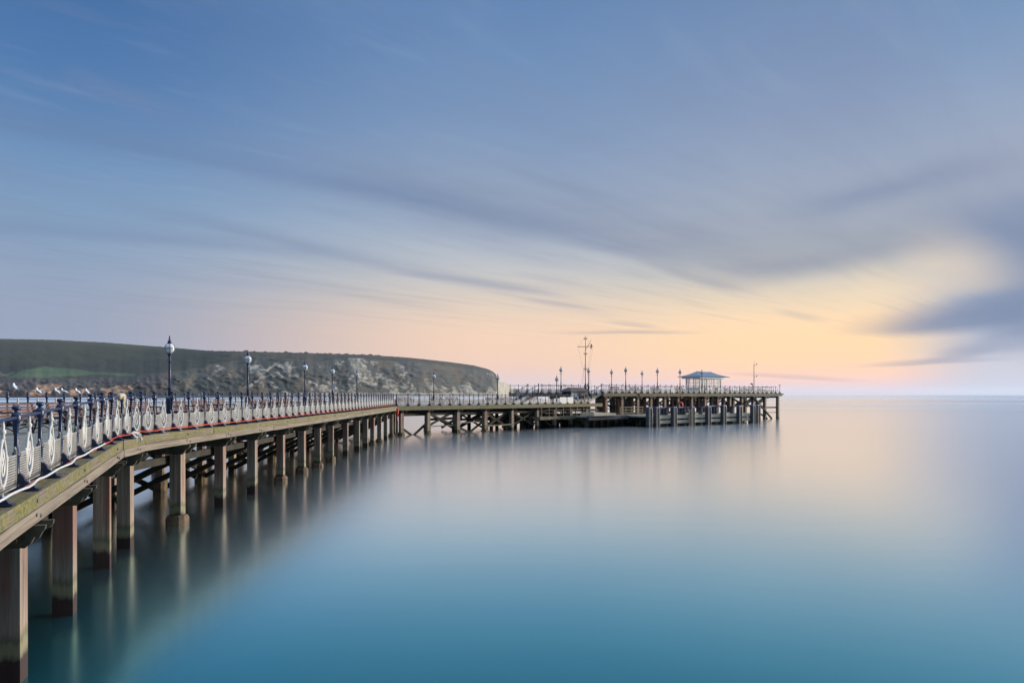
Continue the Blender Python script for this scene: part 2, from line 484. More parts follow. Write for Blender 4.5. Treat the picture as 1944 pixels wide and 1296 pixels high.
# ------------------------------------------------------------------ mesh helpers
class MB:
    def __init__(s):
        s.v, s.f, s.sm, s.run = [], [], [], {}

    def add(s, vs, fs, smooth=False, run=None):
        o = len(s.v)
        s.v += [tuple(p) for p in vs]
        s.f += [tuple(i + o for i in q) for q in fs]
        s.sm += [smooth] * len(fs)
        if run:
            for i, r in enumerate(run): s.run[o + i] = r
        return s

    BOXF = [(0, 3, 2, 1), (4, 5, 6, 7), (0, 1, 5, 4), (1, 2, 6, 5), (2, 3, 7, 6), (3, 0, 4, 7)]

    def box(s, x0, x1, y0, y1, z0, z1):
        return s.add([(x0, y0, z0), (x1, y0, z0), (x1, y1, z0), (x0, y1, z0), (x0, y0, z1), (x1, y0, z1), (x1, y1, z1), (x0, y1, z1)], MB.BOXF)

    def beam(s, a, b, w, h, up=(0, 0, 1), taper=1.0):
        a, b = Vector(a), Vector(b)
        d = (b - a).normalized()
        r = d.cross(Vector(up))
        if r.length < 1e-3: r = d.cross(Vector((1, 0, 0)))
        r.normalize()
        t = r.cross(d)
        vs = []
        L = (b - a).length
        for p, k in ((a, 1.0), (b, taper)):
            for i, j in ((-1, -1), (1, -1), (1, 1), (-1, 1)): vs.append(p + r * (i * w / 2 * k) + t * (j * h / 2 * k))
        sh = random.random() * 50
        return s.add(vs, MB.BOXF, run=[(sh + (0 if i < 4 else L), vs[i].z + (vs[i] - a).dot(r)) for i in range(8)])

    def tube(s, pts, r, n=8, closed=False, smooth=True):
        pts = [Vector(p) for p in pts]
        m = len(pts)
        vs, fs = [], []
        rr = r if isinstance(r, (list, tuple)) else [r] * m
        prev = None
        for i, p in enumerate(pts):
            if closed: d = pts[(i + 1) % m] - pts[i - 1]
            else: d = pts[min(i + 1, m - 1)] - pts[max(i - 1, 0)]
            d.normalize()
            if prev is None:
                q = d.cross(Vector((0, 0, 1)))
                if q.length < 0.1: q = d.cross(Vector((1, 0, 0)))
            else: q = prev - d * prev.dot(d)
            q.normalize()
            prev = q
            t = d.cross(q)
            for k in range(n):
                a = 2 * math.pi * k / n
                vs.append(p + (q * math.cos(a) + t * math.sin(a)) * rr[i])
        for i in range(m if closed else m - 1):
            for k in range(n):
                j, l = (i + 1) % m, (k + 1) % n
                fs.append((i * n + k, i * n + l, j * n + l, j * n + k))
        if not closed: fs += [tuple(range(n - 1, -1, -1)), tuple((m - 1) * n + k for k in range(n))]
        return s.add(vs, fs, smooth)

    def lathe(s, prof, n=14, c=(0, 0, 0), smooth=True):
        vs, fs = [], []
        for r, z in prof:
            for k in range(n):
                a = 2 * math.pi * k / n
                vs.append((c[0] + r * math.cos(a), c[1] + r * math.sin(a), c[2] + z))
        for i in range(len(prof) - 1):
            for k in range(n):
                l = (k + 1) % n
                fs.append((i * n + k, i * n + l, (i + 1) * n + l, (i + 1) * n + k))
        fs += [tuple(range(n - 1, -1, -1)), tuple((len(prof) - 1) * n + k for k in range(n))]
        return s.add(vs, fs, smooth)

    def prism(s, poly, org, ax, ay, depth):
        """poly (a,b) in the plane org+a*ax+b*ay, extruded +-depth/2 along ax x ay."""
        ax, ay, org = Vector(ax), Vector(ay), Vector(org)
        nn = ax.cross(ay).normalized() * depth / 2
        m = len(poly)
        vs = [org + ax * a + ay * b - nn for a, b in poly] + [org + ax * a + ay * b + nn for a, b in poly]
        fs = [tuple(range(m - 1, -1, -1)), tuple(range(m, 2 * m))]
        fs += [(i, (i + 1) % m, m + (i + 1) % m, m + i) for i in range(m)]
        return s.add(vs, fs)

    def loft(s, rings, smooth=True):
        n = len(rings[0])
        vs = [p for r in rings for p in r]
        fs = []
        for i in range(len(rings) - 1):
            for k in range(n):
                l = (k + 1) % n
                fs.append((i * n + k, i * n + l, (i + 1) * n + l, (i + 1) * n + k))
        fs += [tuple(range(n - 1, -1, -1)), tuple((len(rings) - 1) * n + k for k in range(n))]
        return s.add(vs, fs, smooth)

    def mesh(s, name, m):
        me = bpy.data.meshes.new(name)
        me.from_pydata(s.v, [], s.f)
        me.polygons.foreach_set('use_smooth', s.sm)
        if s.run:
            at = me.attributes.new('run', 'FLOAT_VECTOR', 'POINT')
            for i, r in s.run.items(): at.data[i].vector = (r[0], r[1], 0)
        me.materials.append(m)
        me.update()
        return me


MW = {}                                             # world matrices of everything placed


def put(o, parent=None, mw=None):
    mw = mw or Matrix()
    COL.objects.link(o)
    if parent is not None:
        o.parent = parent
        o.matrix_basis = MW[parent.name].inverted() @ mw
    else:
        o.matrix_basis = mw
    MW[o.name] = mw
    return o


def tag(o, label, cat, group=None, kind=None):
    if label: o['label'] = label
    if cat: o['category'] = cat
    if group: o['group'] = group
    if kind: o['kind'] = kind
    return o


def thing(name, label, cat, loc=(0, 0, 0), rz=0.0, group=None):
    o = bpy.data.objects.new(name, None)
    o.empty_display_size = 0.2
    put(o, None, Matrix.Translation(loc) @ Matrix.Rotation(rz, 4, 'Z'))
    return tag(o, label, cat, group)


def part(name, mb, m, parent, local=None, label=None):
    """A part; mb in the parent's own coordinates unless local is given (a matrix)."""
    me = mb.mesh(name, m) if isinstance(mb, MB) else mb
    o = bpy.data.objects.new(name, me)
    put(o, parent, MW[parent.name] @ (local or Matrix()))
    if label: o['label'] = label
    return o


def wpart(name, mb, m, parent, label=None):
    """A part whose mesh is written in world coordinates."""
    o = bpy.data.objects.new(name, mb.mesh(name, m) if isinstance(mb, MB) else mb)
    put(o, parent, Matrix())
    if label: o['label'] = label
    return o


def dup(root, loc, rz, label, group=None, sc=None):
    """Copy a thing, its parts and sub-parts."""
    r = root.copy()
    COL.objects.link(r)
    mw = Matrix.Translation(loc) @ Matrix.Rotation(rz, 4, 'Z')
    if sc: mw = mw @ Matrix.Diagonal((sc, sc, sc, 1))
    r.matrix_basis = mw
    MW[r.name] = mw
    r['label'] = label
    if group: r['group'] = group
    for ch in root.children:
        c = ch.copy()
        COL.objects.link(c)
        c.parent = r
        MW[c.name] = mw @ ch.matrix_basis
        for g in ch.children:
            d = g.copy()
            COL.objects.link(d)
            d.parent = c
    return r


ORD = ['first', 'second', 'third', 'fourth', 'fifth', 'sixth', 'seventh', 'eighth', 'ninth', 'tenth', 'eleventh', 'twelfth', 'thirteenth', 'fourteenth']


# ------------------------------------------------------------------ the line of the pier
class Path:
    """Outer edge of a deck; offsets to the left lead onto the pier."""

    def __init__(s, pts):
        s.p = [Vector((x, y)) for x, y in pts]
        s.d = [(b - a).normalized() for a, b in zip(s.p, s.p[1:])]
        s.l = [(b - a).length for a, b in zip(s.p, s.p[1:])]
        s.c = [0]
        for l in s.l: s.c.append(s.c[-1] + l)
        s.m = []
        for i in range(len(s.p)):
            d0, d1 = s.d[max(i - 1, 0)], s.d[min(i, len(s.d) - 1)]
            n = (Vector((-d0.y, d0.x)) + Vector((-d1.y, d1.x))).normalized()
            s.m.append(n / max(0.3, n.dot(Vector((-d0.y, d0.x)))))
        s.L = s.c[-1]

    def seg(s, t):
        for i in range(len(s.l)):
            if t <= s.c[i + 1] or i == len(s.l) - 1: return i, (t - s.c[i]) / s.l[i]

    def at(s, t, off=0.0):
        i, f = s.seg(t)
        a, b = s.p[i] + s.m[i] * off, s.p[i + 1] + s.m[i + 1] * off
        return a + (b - a) * f

    def dir(s, t):
        return s.d[s.seg(t)[0]]

    def su(s, u, off=0.0, lo=None, hi=None):
        """Where along the edge a given bearing is met."""
        lo, hi = lo if lo is not None else 0.0, hi if hi is not None else s.L
        k = (u - U0) / F
        for _ in range(60):
            mid = (lo + hi) / 2
            q = s.at(mid, off)
            if q.x / q.y < k: lo = mid
            else: hi = mid
        return (lo + hi) / 2


def smooth(a, b, x):
    t = max(0.0, min(1.0, (x - a) / (b - a)))
    return t * t * (3 - 2 * t)


PA = Path([(-4.0, 2.75), (-9.78, 17.9), (-10.24, 19.8), (-11.4, 70.5), (12.1, 95.0)])
S_BEND, S_CORNER, S_END = PA.c[1], PA.c[3], PA.c[4]
W = 8.2


def zd(t):
    y = PA.at(t).y
    if y < 18: return 2.66 + 0.3 * (y - 9.8) / 8.6
    return 2.927 + 0.03 * smooth(18, 21, y)


UP = Vector((0, 0, 1))


def P3(t, off, dz): 
    q = PA.at(t, off)
    return Vector((q.x, q.y, zd(t) + dz))


def sweep(mb, t0, t1, o0, o1, z0, z1, stepm=1.2, jit=0.0, P=P3, sh=None):
    """A timber with a rectangular section following the path."""
    n = max(1, int(math.ceil((t1 - t0) / stepm)))
    ts = [t0 + (t1 - t0) * i / n for i in range(n + 1)]
    vs, run, fs = [], [], []
    sh = random.random() * 90 if sh is None else sh
    for i, t in enumerate(ts):
        jo, jz = random.uniform(-jit, jit), random.uniform(-jit, jit) * 0.6
        for (o, z) in ((o0, z0), (o1, z0), (o1, z1), (o0, z1)):
            vs.append(P(t, o + jo, z + jz))
            run.append((t + sh, z + (o if z == z1 else 0.0) + sh))
        if i:
            b = 4 * (i - 1)
            fs += [(b + k, b + 4 + k, b + 4 + (k + 1) % 4, b + (k + 1) % 4) for k in range(4)]
    fs += [(0, 1, 2, 3), tuple(4 * n + k for k in (3, 2, 1, 0))]
    mb.add(vs, [tuple(reversed(f)) for f in fs], run=run)


def timbers(mb, t0, t1, o0, o1, z0, z1, length=4.8, P=P3, jit=0.006, breaks=()):
    t = t0
    while t < t1 - 0.05:
        e = min(t1, t + length * random.uniform(0.85, 1.15))
        for bk in breaks:
            if t < bk - 0.02 and e > bk - 0.6: e = bk
        if t1 - e < 1.0: e = t1
        j = random.uniform(-0.012, 0.012)
        sweep(mb, t + 0.006, e - 0.006, o0 + j, o1 + j, z0, z1 + j * 0.5, jit=jit, P=P)
        t = e


# ------------------------------------------------------------------ sea
mb = MB()
mb.add([(-28000, -3000, 0), (28000, -3000, 0), (28000, 25000, 0), (-28000, 25000, 0)], [(0, 1, 2, 3)])
sea = put(bpy.data.objects.new('sea_water', mb.mesh('sea_water', M['water'])))
tag(sea, 'smooth blue green sea blurred flat by long exposure', 'sea', kind='structure')


# ------------------------------------------------------------------ headland
def lerp(tab, x):
    if x <= tab[0][0]: return tab[0][1]
    for (a, p), (b, q) in zip(tab, tab[1:]):
        if x <= b: return p + (q - p) * (x - a) / (b - a)
    return tab[-1][1]


def fbm(x, y, z=0.0, o=4):
    v, a = 0.0, 0.5
    for _ in range(o):
        v += a * noise.noise((x, y, z))
        x, y, z, a = x * 2.03, y * 2.03, z * 2.03, a * 0.5
    return v


RIDGE = [(-500, 112), (-200, 109), (0, 106), (100, 104), (200, 99), (330, 89), (400, 83), (470, 82), (600, 78.5), (700, 75.5), (780, 70), (850, 62.5), (900, 55.5), (925, 49), (936, 44), (942, 38), (945.5, 24), (946, 4)]
CLIFF = [(-500, 30), (0, 30), (60, 33), (120, 31), (200, 31), (260, 35), (320, 42), (380, 52), (440, 62), (500, 68), (600, 66), (680, 68), (740, 66), (800, 62), (850, 56), (900, 49), (936, 40), (946, 4)]
SHORE = [(-500, 1350), (0, 1600), (300, 1800), (600, 2100), (800, 2400), (946, 2750)]


def hi_field(u):
    return lerp([(10, 31), (45, 46), (85, 53), (130, 49), (180, 43), (255, 40)], u) if 8 < u < 257 else 0


def headland():
    us, u = [], -420.0
    while u < 946:
        us.append(u)
        u += 2.2 if u > -30 else 12
    us.append(946)
    rows_c, rows_s = 44, 46
    vs, cols, fs, masks = [], [], [], []
    for u in us:
        k = (u - U0) / F
        y0, nz = lerp(SHORE, u), 14 * fbm(u * 0.02, 1.7)
        cl, rd = lerp(CLIFF, u), lerp(RIDGE, u)
        bush = max(0.0, fbm(u * 0.13, 9.0, 0.0, 3) + 0.05) * (7.0 if 395 < u < 720 else 1.6)
        cl = min(cl * (1 + 0.12 * fbm(u * 0.02, 4.4)), rd - 1.0)
        dc = 70 if u < 300 else 70 + 60 * smooth(300, 420, u)
        dr = 620 - 330 * smooth(250, 450, u)
        for i in range(rows_c + rows_s + 1 + 3):
            if i <= rows_c:
                t = i / rows_c
                hpx = cl * t
                dep = dc * t ** 1.25 + nz
                gul = 1 - abs(fbm(u * 0.022 + hpx * 0.012, hpx * 0.03, 2.0, 4)) * 3
                dep += (-gul * 12 + fbm(u * 0.10, hpx * 0.16, 5.0, 4) * 13) * math.sin(math.pi * min(1, t * 0.9 + 0.06))
            elif i <= rows_c + rows_s:
                t = (i - rows_c) / rows_s
                hpx = cl + (rd - cl) * (1 - (1 - t) ** 1.35)
                dep = dc + (dr - dc) * t + fbm(u * 0.012, t * 3, 3.0) * 25 * (1 - t) + nz * smooth(0.5, 0.0, t)
                hpx += fbm(u * 0.03, t * 6.0, 6.0) * 1.6 * math.sin(math.pi * t) + (bush if t > 0.97 else 0.0)
            else:
                t = (i - rows_c - rows_s) / 3
                hpx = rd * (1 - 0.9 * t)
                dep = dr + 700 * t
            y = y0 + dep
            vs.append((k * y, y, H + hpx * y / F if i else -3.0))
            # land cover
            v = V0 - hpx
            n = fbm(u * 0.06, hpx * 0.10, 1.0, 4)
            n2 = fbm(u * 0.025, hpx * 0.05, 7.0, 4)
            n3 = fbm(u * 0.16, hpx * 0.12, 3.0, 3)
            ck = ru = bu = 0.0
            if i <= rows_c:
                c = Vector((0.062, 0.064, 0.056)) * (1 + n3)
                if u < 330:
                    c = Vector((0.058, 0.050, 0.048)) * (1 + n3)
                    ru = 0.5 + 1.5 * fbm(u * 0.03 + (v - 740) * 0.03, hpx * 0.05, 5.5)
                    ru *= smooth(33, 10, hpx) * smooth(320, 200, u)
                else:
                    c = Vector((0.036, 0.042, 0.040)).lerp(Vector((0.080, 0.080, 0.073)), smooth(470, 760, u)) * (1 + 0.5 * n3)
                    c = c.lerp(Vector((0.11, 0.088, 0.066)), 0.8 * smooth(0.0, 0.2, fbm(u * 0.02, hpx * 0.03, 12.0)))
                    ck = 0.33 + 0.95 * fbm(u * 0.030 + hpx * 0.02, hpx * 0.035, 1.0, 3)
                    ck -= 0.10 * smooth(480, 400, u) + 0.06 * smooth(800, 860, u)
                    ck *= smooth(cl * 1.03, cl * 0.93, hpx)
                    tri = max(0.0, fbm(u * 0.05, 3.3, 0.0, 2)) * 50 * smooth(540, 640, u)
                    ck = max(ck, 0.75 * smooth(tri + 6.0, tri + 2.0, hpx) * smooth(420, 560, u))
                    sp = abs(hpx - (14 + 44 * smooth(465, 530, u) - 26 * smooth(525, 575, u)))
                    ck = max(ck, 0.62 * smooth(7, 2.0, sp) * smooth(452, 470, u) * smooth(590, 560, u))
                    ck = max(ck, 0.62 * smooth(26, 10, abs(u - 690 + (hpx - 40) * 0.5)) * smooth(8, 20, hpx))
            else:
                c = Vector((0.022, 0.027, 0.011)) * (1 + 0.5 * n2)
                if u > 330: c = c.lerp(Vector((0.056, 0.043, 0.029)), smooth(380, 470, u) * (0.8 + 0.4 * n))
                top = smooth(rd - 9, rd - 2, hpx)
                c = c.lerp(Vector((0.042, 0.043, 0.017)), top * smooth(420, 300, u))
                wood = smooth(0.0, 0.12, n2 + 0.16 * (1 - abs(hpx - (52 + 0.01 * u)) / 14))
                if u < 360: bu = wood * smooth(78, 60, hpx) * 0.9 * smooth(hi_field(u), hi_field(u) + 3, hpx)
                # the sown field between hedge and cliff
                lo = lerp([(10, 30.5), (60, 30), (80, 33), (190, 38), (256, 35)], u)
                hi = lerp([(10, 31), (45, 46), (85, 53), (130, 49), (180, 43), (255, 40)], u)
                if 8 < u < 257 and lo < hpx < hi: c = Vector((0.060, 0.108, 0.042)) * (1 + 0.25 * n3)
                elif 8 < u < 257 and hi <= hpx < hi + 3: c = Vector((0.022, 0.03, 0.02))
                if -30 < u < 42 and max(hi + 3 if u > 8 else 0, 36 - u * 0.1) < hpx < 51: c = Vector((0.11, 0.10, 0.06)) * (1 + 0.25 * n3)
                if 395 < u < 760:
                    bu = 0.42 + 1.2 * fbm(u * 0.05, hpx * 0.25, 17.0)
            cols.append(tuple(max(0.004, q) for q in c) + (1.0,))
            masks.append((ck, ru, bu))
    nr = rows_c + rows_s + 4
    for a in range(len(us) - 1):
        for i in range(nr - 1):
            fs.append((a * nr + i, (a + 1) * nr + i, (a + 1) * nr + i + 1, a * nr + i + 1))
    m = MB()
    m.add(vs, fs, True)
    me = m.mesh('headland_hill', M['land'])
    at = me.color_attributes.new('cover', 'FLOAT_COLOR', 'POINT')
    at.data.foreach_set('color', [q for c in cols for q in c])
    at = me.attributes.new('masks', 'FLOAT_VECTOR', 'POINT')
    at.data.foreach_set('vector', [q for c in masks for q in c])
    o = put(bpy.data.objects.new('headland_hill', me))
    tag(o, 'long grassy headland with dark scrub and broken chalk cliffs', 'hill', kind='structure')


headland()


def ridge_block(name, tab, y, thick, m, label, cat, rough=0.0, kind=None, base=-3.0, run=0.0):
    """A far cliff: its crest follows tab (bearing px, height px) at distance y, with real depth behind."""
    mb = MB()
    u, vs, k = tab[0][0], [], 0
    while u <= tab[-1][0] + 1e-6:
        h = lerp(tab, u)
        yy = y + run * (u - tab[0][0]) + fbm(u * 0.35, y * 0.001) * rough
        for (dy, hh) in ((0, None), (thick * 0.08 * (1 + fbm(u, 2.0)), h * 0.97), (thick * 0.5, h), (thick, h * 0.5), (thick * 1.05, None)):
            q = yy + dy
            vs.append(((u - U0) / F * q, q, base if hh is None else H + hh * q / F))
        k += 1
        u += 0.5
    n = 5
    fs = [(a * n + i, (a + 1) * n + i, (a + 1) * n + i + 1, a * n + i + 1) for a in range(k - 1) for i in range(n - 1)]
    fs += [tuple(range(n)), tuple((k - 1) * n + i for i in range(n - 1, -1, -1))]
    mb.add(vs, fs)
    o = put(bpy.data.objects.new(name, mb.mesh(name, m)))
    return tag(o, label, cat, kind=kind)


ridge_block('chalk_cliff', [(930, 30), (945, 27), (951, 24.5), (960, 22), (968, 19), (971, 16), (973, 12), (975, 8)], 3000, 160, M['chalk'],
            'pale chalk cliffs beyond the end of the dark headland', 'cliff', 40, 'structure', run=26.0)
ridge_block('sea_stack', [(975, 10.5), (977, 11.5), (983, 11.2), (983.5, 10)], 4300, 30, M['chalk'],
            'square chalk sea stack standing off the cliff end', 'rock', 3)
ridge_block('sea_stack', [(984.3, 5.5), (986, 7.5), (989, 6.5), (990.5, 3)], 4400, 25, M['chalk'],
            'small low chalk sea stack right of the square one', 'rock', 3)
ridge_block('far_coast_hill', [(985, 2.5), (995, 4.5), (1010, 4.8), (1030, 4.2), (1060, 3.6), (1100, 2.6), (1140, 1.4), (1170, 0.6)], 13000, 900, M['far'],
            'faint blue coast on the far horizon', 'hill', 60, 'structure')

# ------------------------------------------------------------------ pier walkway
PILE_U = [20, 123, 194, 238, 337, 418, 479, 533, 573, 603, 628, 656, 678, 694, 707, 720, 732, 743, 753]
FOOT = {4, 7, 8, 9, 10, 14, 15, 17}


def square(mb, c, d, w, z0, z1, tw=0.0, taper=1.0):
    """A squared post at c facing along d."""
    a = math.atan2(d[1], d[0]) + tw
    vs = []
    for z, k in ((z0, 1.0), (z1, taper)):
        for i in range(4):
            q = a + math.pi / 4 + i * math.pi / 2
            vs.append((c[0] + math.cos(q) * w * 0.7071 * k, c[1] + math.sin(q) * w * 0.7071 * k, z))
    mb.add(vs, MB.BOXF)
    return mb


def rough_foot(c, d, w, z0, z1):
    m = MB()
    n = 12
    rings = []
    for j, z in enumerate((z0, z0 + (z1 - z0) * 0.5, z1 - 0.09, z1)):
        ring = []
        for k in range(n):
            a = 2 * math.pi * k / n
            sq = 1 / max(abs(math.cos(a)), abs(math.sin(a))) ** 0.72
            rr = w / 2 * sq * (1 + 0.09 * noise.noise((c[0] * 3 + k, c[1] + j * 1.7, 2.0))) * (0.86 if j == 3 else 1.0)
            q = a + math.atan2(d[1], d[0])
            ring.append((c[0] + math.cos(q) * rr, c[1] + math.sin(q) * rr, z + 0.03 * noise.noise((k * 1.3, c[1], 0))))
        rings.append(ring)
    m.loft(rings, False)
    return m


CORB = [(0.0, 0.0), (0.0, -0.30), (0.10, -0.31), (0.17, -0.25), (0.21, -0.17), (0.29, -0.12), (0.34, -0.06), (0.35, 0.0)]


def bent(root, t, off0, foot=False, rows=(0.32, 4.1, 7.9), zfix=None, brace=True, w=0.34, far=False):
    """One cross frame: piles, twin cap beams with shaped ends, diagonal braces."""
    d = PA.dir(t)
    nl = Vector((-d.y, d.x))
    top = zd(t) - 0.42
    for r, off in enumerate(rows):
        q = PA.at(t, off + off0)
        if r: q = q + Vector((random.uniform(-0.15, 0.15), random.uniform(-0.3, 0.3)))
        ww = w * random.uniform(0.93, 1.07) if r == 0 else w * random.uniform(0.8, 0.95)
        m = MB()
        square(m, q, d, ww, -2.0, top - 0.002, random.uniform(-0.06, 0.06), 0.96)
        p = wpart('pile', m, M['pile'], root)
        if (foot and r == 0) or (r and random.random() < 0.35):
            wpart('footing', rough_foot(q, d, ww * 1.75, -1.5, random.uniform(0.22, 0.34) if r == 0 else 0.7), M['foot'], p)
    m = MB()
    for sgn in (-1, 1):
        q = PA.at(t, 0.05)
        org = Vector((q.x, q.y, top - 0.004)) + Vector((d.x, d.y, 0)) * (sgn * (w / 2 + 0.06))
        poly = [(-W + 0.2, 0.0), (-W + 0.2, -0.30)] + [(a - 0.13, b) for a, b in CORB[1:]]
        m.prism(poly, org, (-nl.x, -nl.y, 0), UP, 0.09)
    for sgn in (-1, 1):                              # bolt heads
        for k in (-0.12, 0.06):
            q = PA.at(t, 0.32 + k)
            a = Vector((q.x, q.y, top - 0.16 + k * 0.4)) + Vector((d.x, d.y, 0)) * (sgn * (w / 2 + 0.105))
            m.tube([a, a + Vector((d.x, d.y, 0)) * sgn * 0.03], 0.035, 6, smooth=False)
    wpart('cap_beam', m, M['cap'], root)
    if brace:
        m = MB()
        a, b = PA.at(t, 0.4), PA.at(t, 4.2)
        c2 = PA.at(t, 7.8)
        o = Vector((d.x, d.y, 0)) * (w / 2 + 0.06)
        m.beam(Vector((a.x, a.y, top - 0.45)) + o, Vector((b.x, b.y, 0.15)) + o, 0.1, 0.2)
        m.beam(Vector((b.x, b.y, 0.25)) - o, Vector((c2.x, c2.y, top - 0.5)) - o, 0.1, 0.2)
        wpart('cross_brace', m, M['under'], root)


def walkway(name, label, t0, t1, bents, seg):
    q = PA.at((t0 + t1) / 2, W / 2)
    root = thing(name, label, 'pier', (q.x, q.y, 0))
    m = MB()
    n = int((t1 - t0) / 1.0)
    ts = sorted(set([t0 + (t1 - t0) * i / n for i in range(n + 1)] + [c for c in PA.c if t0 < c < t1]))
    vs, run, fs = [], [], []
    for t in ts:
        for o in (0.62, W - 0.3):
            for z in (-0.09, -0.012): 
                vs.append(P3(t, o, z)); run.append((t, o))
    for i in range(len(ts) - 1):
        b = 4 * i
        fs += [(b + 1, b + 3, b + 7, b + 5), (b, b + 4, b + 6, b + 2), (b + 2, b + 6, b + 7, b + 3), (b, b + 1, b + 5, b + 4)]
    m.add(vs, [tuple(reversed(f)) for f in fs], run=run)
    wpart('deck', m, M['deck'], root)
    m = MB()
    timbers(m, t0, t1, 0.0, 0.615, -0.215, 0.0, breaks=PA.c)
    wpart('kerb_timber', m, M['kerb'], root)
    m = MB()
    timbers(m, t0, t1, -0.02, 0.2, -0.415, -0.222, 5.6, breaks=PA.c, jit=0.008)
    wpart('fascia_beam', m, M['fascia'] if seg == 0 else M['fasciamoss'], root)
    m = MB()
    timbers(m, t0, t1, W - 0.29, W, -0.415, 0.0, 6.0, breaks=PA.c)
    wpart('back_kerb', m, M['kerb'], root)
    m = MB()
    for o in (1.5, 2.8, 4.1, 5.4, 6.7):
        sweep(m, t0, t1, o, o + 0.16, -0.41, -0.10, 3.0)
    for o in (0.55, 4.3, 7.6):
        sweep(m, t0, t1, o, o + 0.14, -1.02, -0.80, 3.0)
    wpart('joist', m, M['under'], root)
    return root


pier = walkway('pier_walkway', 'long timber pier walkway on pale squared piles, curving away from the camera', 0.3, S_CORNER, None, 0)
for i, u in enumerate(PILE_U):
    t = PA.su(u, 0.32, hi=S_CORNER)
    bent(pier, t, 0.0, i in FOOT)
bent(pier, PA.su(-120, 0.32), 0.0)
bent(pier, PA.su(-330, 0.32), 0.0)
m = MB()
ts = [PA.su(u, 0.32, hi=S_CORNER) for u in PILE_U]
for i in range(1, len(ts) - 1):                      # long raking timbers between the frames
    a, b = PA.at(ts[i], 4.35), PA.at(ts[i + 1], 4.35)
    za, zb = (0.75, 1.9) if i % 2 else (1.9, 0.75)
    m.beam((a.x, a.y, za), (b.x, b.y, zb), 0.14, 0.26)
    a, b = PA.at(ts[i], 7.3), PA.at(ts[i + 1], 7.3)
    m.beam((a.x, a.y, zb), (b.x, b.y, za), 0.14, 0.24)
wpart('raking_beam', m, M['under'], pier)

m = MB()
for i, u in enumerate(PILE_U):                       # bolt heads where the fascia meets each frame
    t = PA.su(u, 0.32, hi=S_CORNER)
    nl = PA.dir(t)
    nx = Vector((nl.y, -nl.x, 0))
    for dt, z in ((-0.12, -0.29), (0.12, -0.34), (0.02, -0.11)):
        a = P3(t + dt, -0.02 if z < -0.2 else 0.0, z)
        m.tube([a - nx * 0.02, a + nx * 0.02], 0.03, 6, smooth=False)
wpart('bolt', m, M['steel'], pier)

pier2 = walkway('pier_walkway', 'straight timber pier arm running right from the corner to the pierhead stairs', S_CORNER, S_END, None, 1)
t2 = [S_CORNER + k for k in (0.9, 4.3, 8.4, 12.5, 16.8, 21.2, 24.4, 27.6, 30.8)]
for i, t in enumerate(t2):
    bent(pier2, t, 0.0, i in (0, 1, 3), w=0.40, brace=i > 2)
m = MB()
fl = []
for i, (zl, zr) in ((0, (0.9, -0.4)), (1, (2.3, 0.75)), (1, (0.75, 2.3)), (0, (-0.3, 0.9)), (2, (0.75, -0.25)), (2, (-0.2, 1.0)), (3, (0.3, 2.2)), (3, (2.2, 0.3)), (4, (2.2, 0.4)), (4, (0.4, 2.1)), (5, (2, 0.2)), (6, (0.2, 2))):
    a, b = PA.at(t2[i] + 0.15, 0.62), PA.at(t2[i + 1] - 0.15, 0.62)
    if zr < 0: b = a + (b - a) * 0.62; 
    if zl < 0: a = b + (a - b) * 0.55
    m.beam((a.x, a.y, max(zl, -0.3)), (b.x, b.y, max(zr, -0.3)), 0.12, 0.22)
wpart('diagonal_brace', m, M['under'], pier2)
m = MB()
for i, z in ((1, 0.78), (2, 1.05), (3, 0.62)):
    a, b = PA.at(t2[i], 0.5 if i < 3 else 0.1), PA.at(t2[i + 1], 0.5 if i < 3 else 0.1)
    m.beam((a.x, a.y, z), (b.x, b.y, z + 0.06), 0.1, 0.11)
wpart('waling', m, M['landing'], pier2)
m = MB()
for i in range(3, 8):
    for o in (1.6, 3.2, 4.2, 6.0, 7.6):
        a, b = PA.at(t2[i], o), PA.at(t2[i + 1], o + random.uniform(-0.4, 0.4))
        z = random.choice([(0.3, 2.1), (2.1, 0.3), (1.2, 1.3), (1.9, 1.9)])
        m.beam((a.x, a.y, z[0]), (b.x, b.y, z[1]), 0.14, 0.26)
for i in range(4, 9):                                # close-set inner piles
    for o in (1.6, 2.9, 5.2, 6.4):
        square(m, PA.at(t2[i] - 1.5 + random.uniform(-0.4, 0.4), o), PA.dir(t2[i]), 0.3, -2, 2.5)
wpart('inner_frame', m, M['under'], pier2)

# ------------------------------------------------------------------ railings


def post_mesh(lod):
    m = MB()
    n = 12 if lod == 0 else 8
    prof = [(0.060, 0.02), (0.060, 0.10), (0.045, 0.13), (0.042, 0.50), (0.055, 0.515), (0.055, 0.55), (0.034, 0.575), (0.030, 0.98),
            (0.050, 1.00), (0.068, 1.04), (0.070, 1.11), (0.050, 1.145), (0.026, 1.16), (0.026, 1.18), (0.058, 1.20), (0.062, 1.225), (0.045, 1.25), (0.012, 1.26)]
    if lod: prof = [(0.05, 0.02), (0.042, 0.5), (0.054, 0.53), (0.033, 0.58), (0.031, 0.98), (0.066, 1.05), (0.05, 1.14), (0.026, 1.17), (0.06, 1.21), (0.012, 1.26)]
    m.lathe(prof, n)
    return m.mesh('post', M['blue'])


def foot_mesh():
    m = MB()
    # across the rail: a concave-sided bracket on a flat plate
    prof = [(-0.29, 0.0), (0.29, 0.0), (0.29, 0.022), (0.25, 0.03), (0.22, 0.075), (0.16, 0.115), (0.115, 0.15), (0.095, 0.21), (0.05, 0.26), (-0.05, 0.26), (-0.095, 0.21), (-0.115, 0.15), (-0.16, 0.115), (-0.22, 0.075), (-0.25, 0.03), (-0.29, 0.022)]
    m.prism(prof, (0, 0, 0), (0, 1, 0), UP, 0.075)
    m.box(-0.085, 0.085, -0.30, 0.30, 0.0, 0.02)
    return m.mesh('foot', M['blue'])


